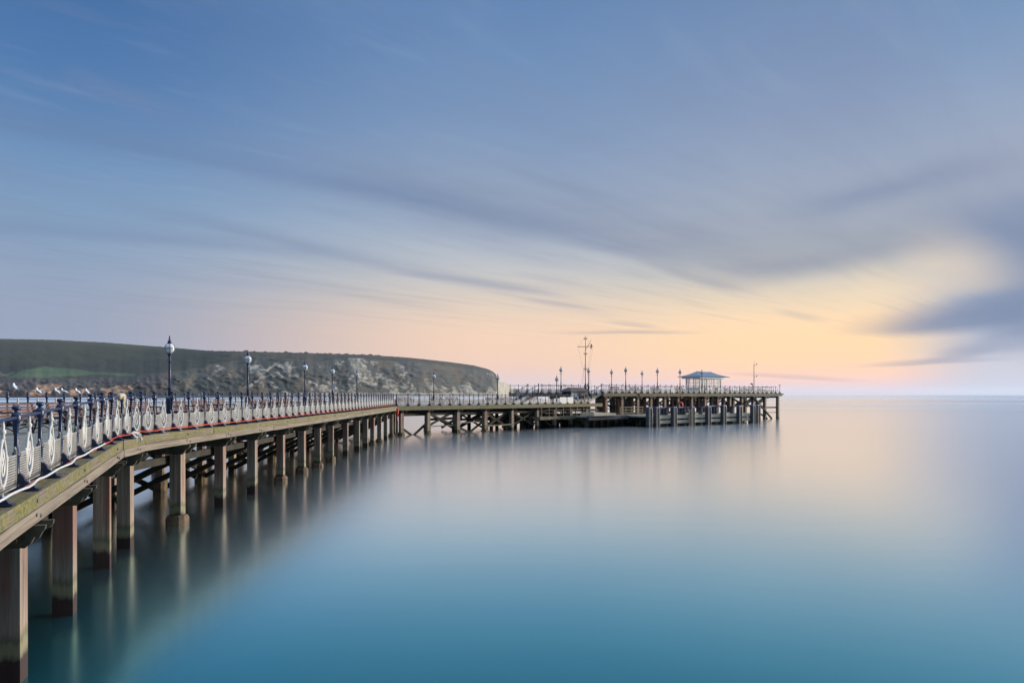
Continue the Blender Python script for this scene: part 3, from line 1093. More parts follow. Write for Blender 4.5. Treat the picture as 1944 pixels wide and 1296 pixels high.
def drop(k=1.0, n=22):
    """Teardrop outline, point up."""
    pts = []
    for i in range(n):
        a = 2 * math.pi * i / n
        s = math.sin(a)
        z = 0.44 + 0.30 * s * (1.25 if s > 0 else 0.95) * k
        x = 0.165 * math.cos(a) * k * (1 - 0.30 * max(0, s))
        pts.append((x, z))
    return pts


def inside(x, z):
    dz = (z - 0.44) / (0.36 if z > 0.44 else 0.27)
    return (x / 0.150) ** 2 + dz * dz < 1.0


def panel_mesh(lod, Wd):
    m = MB()
    h = Wd / 2 - 0.055
    t = 0.009
    cw, ch, bw = (0.056, 0.040, 0.019) if lod == 0 else (0.125, 0.09, 0.030)
    z0, z1 = 0.075, 0.535
    for sx in (-1, 1):
        m.box(sx * h - 0.013, sx * h + 0.013, -0.016, 0.016, z0 - 0.01, 0.60)
        m.tube([(sx * h, 0, 0.60), (sx * (h + 0.0), 0, 0.635), (sx * (h - 0.03), 0, 0.655), (sx * (h - 0.055), 0, 0.635)], 0.012, 5)
    m.box(-h, h, -0.012, 0.012, z0 - 0.012, z0 + 0.012)
    xs = [(-h, h)]
    for (a, b) in ((-h, -0.13), (0.13, h)): m.box(a, b, -0.012, 0.012, z1 - 0.012, z1 + 0.012)
    nrow = int(round((z1 - z0) / ch))
    for r in range(1, nrow):
        z = z0 + (z1 - z0) * r / nrow
        half = 0.0
        if z > 0.16:
            while half < 0.17 and inside(half, z): half += 0.005
        segs = [(-h, h)] if half == 0 else [(-h, -half), (half, h)]
        for a, b in segs: m.box(a, b, -t, t, z - bw / 2, z + bw / 2)
    nc = int(round(2 * h / cw))
    for r in range(nrow):
        za, zb = z0 + (z1 - z0) * r / nrow, z0 + (z1 - z0) * (r + 1) / nrow
        for c in range(nc + 1):
            x = -h + 2 * h * (c + (0.5 if r % 2 else 0)) / nc
            if abs(x) > h - 0.02 or inside(x, (za + zb) / 2): continue
            m.box(x - bw / 2, x + bw / 2, -t * 0.85, t * 0.85, za + bw / 2, zb - bw / 2)
    return m.mesh('panel', M['white'])


def ornament_mesh(lod):
    m = MB()
    n = 8 if lod == 0 else 5
    r = 0.021 if lod == 0 else 0.024
    m.tube([(x, 0, z) for x, z in drop(1.0, 24 if lod == 0 else 14)], r, n, closed=True)
    m.lathe([(0.020, 0.80), (0.032, 0.835), (0.020, 0.87), (0.038, 0.905), (0.040, 0.93), (0.018, 0.965), (0.024, 0.99), (0.016, 1.03), (0.012, 1.075)], n)
    m.lathe([(0.050, 0.0), (0.050, 0.015), (0.013, 0.03), (0.012, 0.10), (0.026, 0.125), (0.013, 0.16)], n)
    if lod == 0:
        inner = [(x * 0.62, 0.46 + (z - 0.44) * 0.70) for x, z in drop(0.8, 16)]
        m.tube([(x, 0, z) for x, z in inner], 0.013, 6, closed=True)
        for sx in (-1, 1):
            m.tube([(sx * 0.160, 0, 0.46), (sx * 0.20, 0, 0.50), (sx * 0.205, 0, 0.55), (sx * 0.175, 0, 0.57), (sx * 0.155, 0, 0.545)], 0.016, 6)
            m.tube([(0, 0, 0.30), (sx * 0.05, 0, 0.36), (sx * 0.035, 0, 0.44), (0, 0, 0.50), (sx * 0.04, 0, 0.58), (0, 0, 0.68)], 0.012, 6)
            m.tube([(sx * 0.06, 0, 0.22), (sx * 0.105, 0, 0.20), (sx * 0.09, 0, 0.15), (sx * 0.05, 0, 0.15)], 0.010, 5)
    else:
        m.tube([(x * 0.55, 0, 0.42 + (z - 0.44) * 0.62) for x, z in drop(0.8, 10)], 0.015, 4, closed=True)
    return m.mesh('ornament', M['whiteorn'])


POST = [post_mesh(0), post_mesh(1)]
FOOTM = foot_mesh()
ORN = [ornament_mesh(0), ornament_mesh(1)]
PAN = {}


def railing(name, label, pts, lod=0, group=None, skip=(), panel=True, first_dir=None, maxn=100):
    """Posts at pts (Vectors at deck level), panels between, one handrail through."""
    root = thing(name, label, 'railing', pts[0], 0.0, group)
    hr = MB()
    hr.tube([p + Vector((0, 0, 1.075)) for p in pts], 0.028, 8)
    wpart('handrail', hr, M['blue'], root)
    for i, p in enumerate(pts):
        a, b = pts[max(i - 1, 0)], pts[min(i + 1, len(pts) - 1)]
        rz = math.atan2(b.y - a.y, b.x - a.x)
        mw = Matrix.Translation(p) @ Matrix.Rotation(rz, 4, 'Z')
        o = put(bpy.data.objects.new('post', POST[lod]), root, mw)
        put(bpy.data.objects.new('foot', FOOTM), o, mw)
        if i + 1 < len(pts) and panel and i not in skip:
            q = pts[i + 1]
            L = (q - p).length
            key = (lod, round(L / 0.1))
            if key not in PAN: PAN[key] = panel_mesh(lod, round(L / 0.1) * 0.1)
            rz = math.atan2(q.y - p.y, q.x - p.x)
            sl = math.atan2(q.z - p.z, math.hypot(q.x - p.x, q.y - p.y))
            mw = Matrix.Translation((p + q) / 2) @ Matrix.Rotation(rz, 4, 'Z') @ Matrix.Shear('XZ', 4, (0, 0)) @ Matrix(((1, 0, 0, 0), (0, 1, 0, 0), (math.tan(sl), 0, 1, 0), (0, 0, 0, 1)))
            mw = mw @ Matrix.Diagonal((L / (round(L / 0.1) * 0.1), 1, 1, 1))
            pa = put(bpy.data.objects.new('panel', PAN[key]), root, mw)
            put(bpy.data.objects.new('ornament', ORN[lod]), pa, mw)
    return root


OFF = 0.33
near_u = [-150, -85, -25, 31, 76, 114.6, 145, 172.5, 194, 212, 231.5, 249, 268, 292.6, 326.5, 358, 388, 414, 438, 459, 479, 498]
tn = [PA.su(u, OFF, hi=S_CORNER) for u in near_u]
k = int(round((S_CORNER - 0.35 - tn[-1]) / 1.13))
tn += [tn[-1] + (S_CORNER - 0.35 - tn[-1]) * (i + 1) / k for i in range(k)]
NEAR = [P3(t, OFF, 0.0) for t in tn]
railing('railing', 'navy posted railing with white pierced panels along the near edge of the walkway', NEAR, 0)

OB = W - 0.3
# back railing: starts beyond the left of the picture
tb0 = PA.su(-75, OB)
cum, t, bp = 0.0, tb0, [tb0]
while t < S_CORNER - 0.2:
    i, f = PA.seg(t)
    scale = ((PA.at(t + 0.01, OB) - PA.at(t, OB)).length) / 0.01
    t += 1.13 / max(0.3, scale)
    bp.append(t)
BACK = [P3(t, OB, 0.0) for t in bp if t < S_CORNER + 0.1]
railing('railing', 'far side walkway railing beyond the benches, open water behind it', BACK, 1)

def line_pts(t0, t1, off, sp):
    n = int(round((t1 - t0) / sp))
    return [P3(t0 + (t1 - t0) * i / n, off, 0.0) for i in range(n + 1)]


railing('railing', 'front railing of the straight pier arm above dark cross braces', line_pts(S_CORNER + 0.35, S_END - 2.75, OFF, 1.42), 1)
railing('railing', 'back railing of the straight pier arm facing the cliffs', line_pts(S_CORNER + 0.6, S_END - 8.6, OB, 1.5), 1)

# ------------------------------------------------------------------ pierhead
DH = Vector((33.6, 26.2)).normalized()
NH = Vector((-DH.y, DH.x))                             # back, away from the camera
A0 = Vector((12.25, 95.05))
LH, ZH = 42.9, 4.32


def PH(a, b, z):
    q = A0 + DH * a + NH * b
    return Vector((q.x, q.y, z))


def PHd(t, off, dz):
    return PH(t, off, ZH + dz)


q = PH(20, 6, 0)
head = thing('pier_end', 'raised timber pierhead deck standing on a forest of dark piles', 'pier', (q.x, q.y, 0))
m = MB()


def slab(m, poly, z0, z1):
    """poly of (along, back) with plank run along the deck."""
    n = len(poly)
    vs = [PH(a, b, z0) for a, b in poly] + [PH(a, b, z1) for a, b in poly]
    run = [(a, b) for a, b in poly] * 2
    fs = [tuple(range(n - 1, -1, -1)), tuple(range(n, 2 * n))] + [(i, (i + 1) % n, n + (i + 1) % n, n + i) for i in range(n)]
    m.add(vs, fs, run=run)


slab(m, [(0.25, 0.3), (LH - 0.25, 0.3), (LH - 0.25, 11.7), (-7, 11.7), (-7, 4.6), (0.25, 4.6)], ZH - 0.1, ZH - 0.01)
wpart('deck', m, M['deck'], head)
m = MB()
timbers(m, 0, 6.9, 0.0, 0.3, -0.44, 0.0, 4.0, PHd)
timbers(m, 7.0, LH + 0.35, -0.12, 0.3, -0.21, 0.0, 4.4, PHd)
wpart('kerb_timber', m, M['fasciamoss'], head)
m = MB()
timbers(m, 7.0, LH + 0.1, -0.06, 0.25, -0.46, -0.215, 5.2, PHd)
wpart('fascia_beam', m, M['landing'], head)
m = MB()
for b0, b1 in ((3.4, 3.6), (7.4, 7.6), (11.5, 11.7)): timbers(m, 0 if b0 < 4 else -7, LH, b0, b1, -0.46, -0.11, 8.0, PHd)
for a in [x * 1.4 for x in range(31)]:
    m.beam(PH(a + 0.2, 0.3, ZH - 0.62), PH(a + 0.2, 11.4, ZH - 0.62), 0.16, 0.28)
timbers(m, 0.2, LH - 0.3, 0.5, 0.7, -0.74, -0.47, 6.0, PHd)
wpart('joist', m, M['under'], head)
HP = [0.9, 4.0, 7.2, 10.0, 13.0, 16.0, 19.2, 22.4, 25.6, 28.8, 32.0, 35.2, 38.6, 42.5]
for i, a in enumerate(HP):
    for j, b in enumerate((0.55, 4.2, 7.8, 11.2)):
        if i == 13 and j: continue
        m = MB()
        square(m, PH(a + (random.uniform(-0.3, 0.3) if j else 0), b, 0), DH, 0.42 if j == 0 else 0.46, -2, ZH - 0.475 - (0.29 if j else 0.003), random.uniform(-0.05, 0.05), 0.97)
        wpart('pile', m, M['pile'], head)
    if i < 13:                                       # a carved bracket either side under the kerb
        m = MB()
        for s in (-1, 1):
            m.prism([(c[0] * s * 1.6 + s * 0.15, c[1] * 1.3) for c in CORB], PH(a, 0.10, ZH - 0.47), (DH.x, DH.y, 0), UP, 0.1)
        wpart('bracket', m, M['cap'], head)
m = MB()
for i in range(2, 12):
    a, b = HP[i], HP[i + 1]
    for bb in ((4.4, 8.0) if i < 10 else (0.8, 4.4)):
        if i > 5 or bb > 5:
            m.beam(PH(a, bb, 3.5), PH(b, bb, 2.0), 0.14, 0.22)
            m.beam(PH(a, bb + 0.1, 2.0), PH(b, bb + 0.1, 3.5), 0.14, 0.22)
            if i > 6: m.beam(PH(a, bb, 1.9), PH(b, bb, 3.1), 0.12, 0.2)
m.beam(PH(35.2, 0.3, 3.6), PH(40.2, 0.25, 0.1), 0.22, 0.24)
m.beam(PH(38.6, 0.55, 3.7), PH(35.2, 0.6, 1.9), 0.16, 0.22)
m.beam(PH(36.3, 0.6, 1.4), PH(39.3, 0.5, 0.1), 0.16, 0.24)
m.beam(PH(32.0, 0.5, 2.2), PH(35.2, 0.5, 3.6), 0.16, 0.22)
m.beam(PH(28.9, 0.2, 3.6), PH(31.2, -1.2, 2.2), 0.14, 0.18)
m.beam(PH(33.5, 0.6, 3.7), PH(31.0, 0.7, 2.2), 0.14, 0.2)
m.beam(PH(35.0, 0.6, 1.95), PH(42.5, 0.6, 1.95), 0.14, 0.24)
m.beam(PH(38.6, 0.6, 1.1), PH(42.5, 0.6, 1.1), 0.10, 0.10)
wpart('diagonal_brace', m, M['under'], head)

# stairs from the walkway up to the raised deck
def stair(label, a0, a1, b, z0, z1, width, pale):
    root = thing('staircase', label, 'stairs', tuple(PH(a0, b + width / 2, z0)))
    m = MB()
    for bb in (b, b + width):
        s = PH(a0, bb, z0 + 0.06)
        e = PH(a1, bb, z1 - 0.06)
        m.beam(s, e, 0.09, 0.34)
    wpart('stringer', m, M['pale'] if pale else M['blue'], root)
    m = MB()
    n = 8
    for i in range(n):
        f = (i + 0.5) / n
        c = PH(a0 + (a1 - a0) * f, b + 0.05, z0 + (z1 - z0) * f)
        d = PH(a0 + (a1 - a0) * f, b + width - 0.05, z0 + (z1 - z0) * f)
        m.beam(c, d, 0.30, 0.04)
    wpart('tread', m, M['deck'] if False else M['landing'], root)
    for bb in (b - 0.02, b + width + 0.02):
        hr = MB()
        hr.tube([PH(a0, bb, z0 + 1.08), PH(a1, bb, z1 + 1.08)], 0.035, 6)
        wpart('handrail', hr, M['blue'], root)
        for f in (0.0, 0.34, 0.67, 1.0):
            p = PH(a0 + (a1 - a0) * f, bb, z0 + (z1 - z0) * f + 0.02)
            big = f in (0.0, 1.0)
            o = put(bpy.data.objects.new('post', POST[1]), root, Matrix.Translation(p) @ Matrix.Diagonal((1.5, 1.5, 1.0, 1) if big else (1, 1, 1, 1)))
        for f in (0.17, 0.5, 0.84):
            p = PH(a0 + (a1 - a0) * f, bb, z0 + (z1 - z0) * f + 0.05)
            sl = (z1 - z0) / (a1 - a0)
            mw = Matrix.Translation(p) @ Matrix.Rotation(math.atan2(DH.y, DH.x), 4, 'Z') @ Matrix(((1, 0, 0, 0), (0, 1, 0, 0), (sl, 0, 1, 0), (0, 0, 0, 1)))
            key = (1, round(abs(a1 - a0) / 3 / 0.1))
            if key not in PAN: PAN[key] = panel_mesh(1, key[1] * 0.1)
            pa = put(bpy.data.objects.new('panel', PAN[key]), root, mw)
            put(bpy.data.objects.new('ornament', ORN[1]), pa, mw)
    return root


stair('pale sided stairs climbing right from walkway onto the pierhead', -2.75, 0.05, 0.5, 2.97, ZH, 2.6, True)
stair('dark stairs at the far left rising to the raised deck behind the lamp', -10.1, -7.0, 5.2, 2.97, ZH, 2.2, False)


def head_line(a0, a1, b, sp):
    n = int(round((a1 - a0) / sp))
    return [PH(a0 + (a1 - a0) * i / n, b, ZH) for i in range(n + 1)]


def side_line(a, b0, b1, sp):
    n = int(round(abs(b1 - b0) / sp))
    return [PH(a, b0 + (b1 - b0) * i / n, ZH) for i in range(n + 1)]


railing('railing', 'railing along the front edge of the raised pierhead deck', head_line(0.15, LH - 0.15, 0.28, 1.29), 1)
railing('railing', 'railing along the rear edge of the pierhead, behind the shelter', head_line(-6.9, LH - 0.15, 11.5, 1.5), 1)
railing('railing', 'short railing closing the right hand end of the pierhead', side_line(LH - 0.15, 1.5, 10.4, 1.4), 1)
railing('railing', 'railing of the raised deck above the small dark kiosk', head_line(-6.9, -0.1, 4.75, 1.36), 1)

# landing stage below the pierhead
q = PH(14, -3, 0)
land = thing('landing_stage', 'low timber landing stage with two rows of pale waling boards', 'landing stage', (q.x, q.y, 0))
ZL = 1.45
FB = -6.9


def u_to_a(u, b):
    lo, hi = -20.0, 60.0
    for _ in range(50):
        mid = (lo + hi) / 2
        p = PH(mid, b, 0)
        if p.x / p.y < (u - U0) / F: lo = mid
        else: hi = mid
    return lo


AL, AR, AM = u_to_a(1229, FB), u_to_a(1441, FB - 0.6), u_to_a(1118, -3.75)
m = MB()
slab(m, [(AL, FB + 0.35), (AR, FB + 0.35 - 0.6), (AR, 9.0), (-7.0, 9.0), (-7.0, 1.0), (AM, 1.0), (AM, -3.4), (AL, -3.4)], ZL - 0.22, ZL - 0.06)
wpart('deck', m, M['deck'], land)
m = MB()


def PL(t, off, dz): return PH(t, off, ZL + dz)


timbers(m, AM, AL - 0.02, -3.75, -3.4, -0.52, 0.0, 9.6, PL)
wpart('edge_beam', m, M['fend'], land)
m = MB()
R0, R1 = u_to_a(1126, -3.9), u_to_a(1168, -3.9)
sweep(m, R0, R1, -4.05, -1.6, 0.002, 0.40, P=lambda t, o, z: PL(t, o, z if z < 0.1 else 0.5 - 0.05 * (t - R0)))
wpart('ramp', m, M['pale'], land)
m = MB()
for zz0, zz1, st in ((-0.46, 0.0, 0), (-1.08, -0.66, 1)):
    timbers(m, AL + 0.3, AR - 0.3, FB, FB + 0.16, zz0, zz1, 3.1, lambda t, o, z: PL(t, o - 0.6 * (t - AL) / (AR - AL), z), jit=0.0 if st == 0 else 0.02)
wpart('waling', m, M['pale'], land)
m = MB()
a = AM + 0.3
while a < AR - 0.2:
    fb = -3.0 if a < AL else FB + 0.6
    for b in (fb, fb + 2.2, fb + 4.4, 2.4, 5.9):
        square(m, PH(a + random.uniform(-0.3, 0.3), b, 0), DH, 0.34, -2, ZL - 0.225)
    m.beam(PH(a, fb + 0.3, 0.9), PH(a, 5.9, 0.9), 0.2, 0.3)
    a += 1.3
for b, z in ((-2.6, 0.72), (-0.5, 0.72), (2.6, 0.72), (-1.6, 0.2), (1.0, 0.2)): m.beam(PH(AM + 0.1, b, z), PH(AL - 0.1, b, z), 0.2, 0.5)
for b, z in ((FB + 1.4, 0.55), (-3.4, 0.62), (0.0, 0.62), (-5.0, 0.2), (-1.5, 0.2)): m.beam(PH(AL + 0.1, b, z), PH(AR - 0.2, b, z), 0.2, 0.5)
wpart('under_frame', m, M['under'], land)


def P2L(t, off, dz): 
    q = PA.at(t, off)
    return Vector((q.x, q.y, ZL + dz))


m = MB()
timbers(m, S_CORNER + 21.0, S_END - 1.2, -0.34, 0.3, -0.40, -0.02, 4.2, P2L, jit=0.012)
wpart('edge_beam', m, M['landing'], land, 'mossy edge beam below the thin white fence')
m = MB()
sweep(m, S_CORNER + 21.1, S_END + 2.5, 0.31, 7.4, -0.18, -0.05, P=P2L)
wpart('deck', m, M['deck'], land)

# thin fence on the mossy landing
t0, t1 = S_CORNER + 21.4, S_END - 1.6
fen = thing('fence', 'thin pale fence on the mossy landing under the straight pier arm', 'fence', tuple(P2L(t0, -0.2, 0)))
n = 8
for i in range(n + 1):
    t = t0 + (t1 - t0) * i / n
    m = MB()
    a = P2L(t, -0.22, -0.02)
    m.beam(a, a + Vector((0, 0, 1.07)), 0.07, 0.07)
    wpart('fence_post', m, M['pale'], fen)
m = MB()
for z in (0.42, 0.78): m.tube([P2L(t0 + (t1 - t0) * i / 12, -0.22, z) for i in range(13)], 0.025, 5)
wpart('fence_rail', m, M['landing'], fen)

fen = thing('fence', 'mossy yellowish timber fence on the landing below the pierhead', 'fence', tuple(PH(u_to_a(1177, -1.8), -1.8, ZL)))
FA, FZ = u_to_a(1177, -1.8), u_to_a(1220, -1.8)
for a in [FA + (FZ - FA) * i / 4 for i in range(5)]:
    m = MB()
    square(m, PL(a, -1.8, 0), DH, 0.1, ZL - 0.05, ZL + 1.05)
    wpart('fence_post', m, M['landing'], fen)
m = MB()
for z in (0.25, 0.6, 0.98): m.beam(PL(FA - 0.05, -1.87, z), PL(FZ + 0.05, -1.87, z), 0.05, 0.12)
wpart('fence_rail', m, M['landing'], fen)
fen = thing('fence', 'dark fence at the back of the landing seen between the piles', 'fence', tuple(PL(0, 8.6, 0)))
m = MB()
for i in range(22):
    square(m, PL(i * 1.45, 8.6, 0), DH, 0.1, ZL - 0.05, ZL + 1.12)
wpart('fence_post', m, M['under'], fen)
m = MB()
for z in (0.5, 1.0): m.beam(PL(-0.2, 8.55, z), PL(31, 8.55, z), 0.06, 0.1)
wpart('fence_rail', m, M['under'], fen)

# fender piles
FEND = [(1232, 0, 2.50), (1246, 0, 2.52), (1279, 3, 2.50), (1313, 3, 2.50), (1344, 1, 2.52), (1373, 3, 2.62), (1403, 1, 2.5), (1429, 0, 2.62), (1438, 0, 2.62)]
for i, (u, rear, top) in enumerate(FEND):
    b = FB - 0.28 - 0.6 * max(0, i - 1) / 7
    a = u_to_a(u, b)
    lab = ['leftmost fender pile with blue cap beside the landing edge', 'second fender pile from the left, blue capped with orange strip', 'blue capped fender pile group below the orange lifebuoy',
           'fender pile group with iron ladder left of centre on the landing front', 'narrow fender pile in the middle of the landing front', 'wide fender pile group right of centre with long blue cap',
           'single fender pile third from the right end of the landing', 'fender pile with bright strip second from the right end', 'rightmost fender pile at the end of the landing stage'][i]
    root = thing('fender_pile', lab, 'fender pile', tuple(PH(a, b, 0)), math.atan2(DH.y, DH.x), 'fender piles along the landing stage')
    m = MB()
    m.box(-0.30, 0.30, -0.26, 0.26, -2, top - 0.1)
    part('shaft', m, M['fend'], root)
    m = MB()
    m.prism([(-0.32, -0.1), (0.32, -0.1), (0.24, 0.06), (-0.24, 0.06)], (0, 0, top), (1, 0, 0), UP, 0.56)
    part('cap', m, M['capblue'], root)
    m = MB()
    pts = [(0.02, -0.265, top - 0.02), (0.20, -0.27, top - 0.06), (0.29, -0.28, top - 0.24), (0.308, -0.285, top - 0.6), (0.308, -0.285, -0.5)]
    m.tube(pts, 0.045, 6)
    part('rubbing_strip', m, M['strip'], root)
    for k in range(rear):
        m = MB()
        m.box(-0.22 - 0.62 * (k + 1), 0.16 - 0.62 * (k + 1), 0.55, 0.95, -2, top - 0.16)
        part('rear_pile', m, M['fend'], root)
    if rear:
        m = MB()
        m.box(-0.3 - 0.62 * rear, 0.2, 0.42, 0.98, top - 0.155, top - 0.02)
        part('cap_board', m, M['capblue'], root)
    if i == 3:
        m = MB()
        for x in (-0.95, -0.5): m.beam((x, -0.32, -0.4), (x, -0.32, 2.3), 0.05, 0.05)
        for z in range(10): m.beam((-0.95, -0.32, 0.0 + z * 0.24), (-0.5, -0.32, 0.0 + z * 0.24), 0.035, 0.035)
        part('ladder', m, M['black'], root)

# ------------------------------------------------------------------ lamps
def make_lamp():
    root = thing('street_lamp', '', 'lamp', (0, 0, 0), 0, 'globe lamps along the pier')
    m = MB()
    m.lathe([(0.19, 0.0), (0.19, 0.10), (0.145, 0.14), (0.135, 0.90), (0.16, 0.93), (0.16, 0.97), (0.10, 1.03), (0.07, 1.06)], 12)
    part('pedestal', m, M['blue'], root)
    m = MB()
    m.lathe([(0.066, 1.06), (0.060, 1.38), (0.095, 1.41), (0.095, 1.45), (0.055, 1.48), (0.044, 2.60), (0.065, 2.63), (0.065, 2.68), (0.042, 2.71), (0.055, 2.84), (0.085, 2.90), (0.11, 2.95)], 12)
    part('column', m, M['blue'], root)
    m = MB()
    m.tube([(-0.26, 0, 2.655), (0.26, 0, 2.655)], 0.016, 6)
    for s in (-1, 1): m.lathe([(0.01, -0.03), (0.03, -0.012), (0.03, 0.012), (0.01, 0.03)], 8, (s * 0.26, 0, 2.655))
    part('ladder_bar', m, M['blue'], root)
    m = MB()
    m.lathe([(max(0.02, 0.222 * math.cos(R(e))), 3.15 + 0.222 * math.sin(R(e))) for e in range(-75, 76, 10)], 20)
    g = part('globe', m, M['glass'], root)
    m = MB()
    m.tube([(0.228 * math.cos(2 * math.pi * k / 24), 0.228 * math.sin(2 * math.pi * k / 24), 3.15) for k in range(24)], 0.015, 6, closed=True)
    for a in (20, 80, 140):
        m.tube([(0.228 * math.cos(R(e)) * math.cos(R(a)), 0.228 * math.cos(R(e)) * math.sin(R(a)), 3.15 + 0.228 * math.sin(R(e))) for e in range(-70, 251, 16) if e <= 70 or e >= 110], 0.011, 5)
    part('cage', m, M['blue'], g)
    m = MB()
    m.lathe([(0.10, 3.33), (0.105, 3.38), (0.065, 3.41), (0.085, 3.45), (0.045, 3.50), (0.030, 3.53), (0.045, 3.57), (0.022, 3.60), (0.030, 3.63), (0.008, 3.72)], 10)
    part('finial', m, M['blue'], root)
    return root


LAMP0 = make_lamp()
used = [0]


def lamp(p, label, rz=0.5, sc=1.0):
    mw = Matrix.Translation(p) @ Matrix.Rotation(rz, 4, 'Z')
    if not used[0]:
        used[0] = 1
        LAMP0.matrix_basis = mw
        MW[LAMP0.name] = mw
        LAMP0['label'] = label
        return LAMP0
    return dup(LAMP0, p, rz, label, sc=sc)


OC = W / 2 + 0.2
LN = ['nearest and tallest globe lamp, rising over the green field', 'second nearest globe lamp on the walkway, before the cliff', 'third globe lamp along the walkway before the chalk cliffs',
      'fourth globe lamp, with a small white sign on its column', 'fifth globe lamp, last before the pier corner']
lamps = []
for u, l in zip((322, 470.5, 579, 631, 690.5), LN):
    t = PA.su(u, OC, hi=S_CORNER)
    lamps.append((t, P3(t, OC, 0.0)))
    lamp(P3(t, OC, -0.012), l, rz=R(100))
for u, l in zip((823.5, 945), ('first globe lamp past the corner, on the straight arm', 'second globe lamp past the corner, at the cliff end')):
    t = PA.su(u, 3.4, lo=S_CORNER, hi=S_END)
    lamp(P3(t, 3.4, -0.012), l, rz=R(45))
t = PA.su(1057, 3.0, lo=S_CORNER, hi=S_END)
lamp(P3(t, 3.0, -0.012), 'lower globe lamp on the walkway beside the left stairs', rz=R(40))
for u, b, l in ((1065, 5.4, 'globe lamp on the raised deck just right of the left stairs'), (1117.5, 6.5, 'globe lamp close beside the tall signal mast'),
                (1161, 8.5, 'globe lamp set back at the left of the pierhead'), (1188, 0.9, 'tallest looking globe lamp over the pierhead front railing'),
                (1219, 9.5, 'short looking globe lamp at the pierhead rear railing'), (1248, 0.9, 'globe lamp on the front railing in mid pierhead'),
                (1291, 0.9, 'globe lamp left of the shelter above the lifebuoy'), (1332.5, 0.9, 'globe lamp standing in front of the shelter roof')):
    p = PH(u_to_a(u, b), b, ZH)
    lamp(p, l, rz=R(38))

s4 = thing('sign', 'small white sign fixed to the fourth lamp column', 'sign', tuple(lamps[3][1] + Vector((0.0, -0.09, 1.62))))
m = MB()
m.box(-0.24, 0.24, -0.015, 0.015, 0.0, 0.36)
part('plate', m, M['board'], s4)
m = MB()
m.box(-0.03, 0.03, 0.016, 0.05, 0.08, 0.28)
part('clamp', m, M['black'], s4)

# ------------------------------------------------------------------ benches
def make_bench(L=1.9):
    root = thing('bench', '', 'bench', (0, 0, 0), 0, 'slatted benches on the pier')
    m = MB()
    for y, z in ((-0.20, 0.43), (-0.10, 0.425), (0.0, 0.42), (0.10, 0.42), (0.19, 0.425)): m.box(-L / 2, L / 2, y - 0.036, y + 0.036, z - 0.018, z + 0.018)
    part('seat', m, M['slat'], root)
    m = MB()
    for k in range(5):
        z = 0.52 + k * 0.085
        y = 0.23 + k * 0.028
        m.beam((-L / 2, y, z), (L / 2, y, z), 0.026, 0.052)
    part('backrest', m, M['slat'], root)
    for x in (-L / 2 + 0.12, 0.0, L / 2 - 0.12):
        m = MB()
        m.tube([(x, -0.24, 0.0), (x, -0.21, 0.2), (x, -0.22, 0.40), (x, 0.0, 0.39), (x, 0.2, 0.39), (x, 0.27, 0.55), (x, 0.36, 0.90)], 0.028, 6)
        m.tube([(x, 0.30, 0.0), (x, 0.22, 0.2), (x, 0.18, 0.39)], 0.028, 6)
        m.tube([(x, -0.2, 0.10), (x, 0.0, 0.2), (x, 0.24, 0.10)], 0.018, 5)
        if abs(x) > 0.1:
            m.tube([(x, -0.21, 0.40), (x, -0.25, 0.52), (x, -0.22, 0.62), (x, -0.14, 0.65), (x, 0.05, 0.63), (x, 0.27, 0.66)], 0.026, 6)
            m.tube([(x, -0.22 + 0.06 * math.cos(k), 0.57 + 0.06 * math.sin(k)) for k in [i * 2 * math.pi / 8 for i in range(8)]], 0.022, 6, closed=True)
        part('leg', m, M['black'], root)
    return root


B0 = make_bench()
bused = [0]


def bench(p, rz, label):
    if not bused[0]:
        bused[0] = 1
        mw = Matrix.Translation(p) @ Matrix.Rotation(rz, 4, 'Z')
        B0.matrix_basis = mw
        MW[B0.name] = mw
        B0['label'] = label
        return
    dup(B0, p, rz, label)


t = PA.su(48, OC)
lt = [l[0] for l in lamps]
bt = [t]
while bt[-1] < S_CORNER - 4:
    nx = bt[-1] + 2.35
    for l in lt:
        if abs(nx - l) < 1.25: nx = l + 1.35
    bt.append(nx)
bt = bt[:18]
for i, t in enumerate(bt):
    d = PA.dir(t)
    nearest = min(range(len(lt)), key=lambda j: abs(lt[j] - t))
    side = 'before' if t < lt[nearest] else 'past'
    cnt = sum(1 for tt in bt if (tt < lt[nearest]) == (t < lt[nearest]) and min(range(len(lt)), key=lambda j: abs(lt[j] - tt)) == nearest and abs(tt - lt[nearest]) < abs(t - lt[nearest]))
    pl = ['closest', 'one bench', 'two benches', 'three benches', 'four benches', 'five benches'][cnt]
    lab = 'red brown slatted bench %s %s the %s lamp of the walkway' % (pl if cnt == 0 else pl + ' further', side, ORD[nearest])
    if i == 0: lab = 'red brown slatted bench at the far left edge of the picture'
    bench(P3(t, OC, -0.01), math.atan2(d.y, d.x) , lab)
for i, (dt, l) in enumerate(((2.9, 'bench nearest the corner on the straight arm'), (5.2, 'second bench past the corner, left of the lamp'), (9.3, 'bench just right of the first lamp past the corner'),
                             (11.6, 'second bench right of the first lamp past the corner'), (17.6, 'bench just right of the lamp at the cliff end'), (19.9, 'second bench right of the lamp at the cliff end'), (24.8, 'bench on the straight arm in front of the left stairs'))):
    t = S_CORNER + dt
    bench(P3(t, 3.6, -0.01), math.atan2(PA.dir(t).y, PA.dir(t).x), 'dark slatted ' + l)
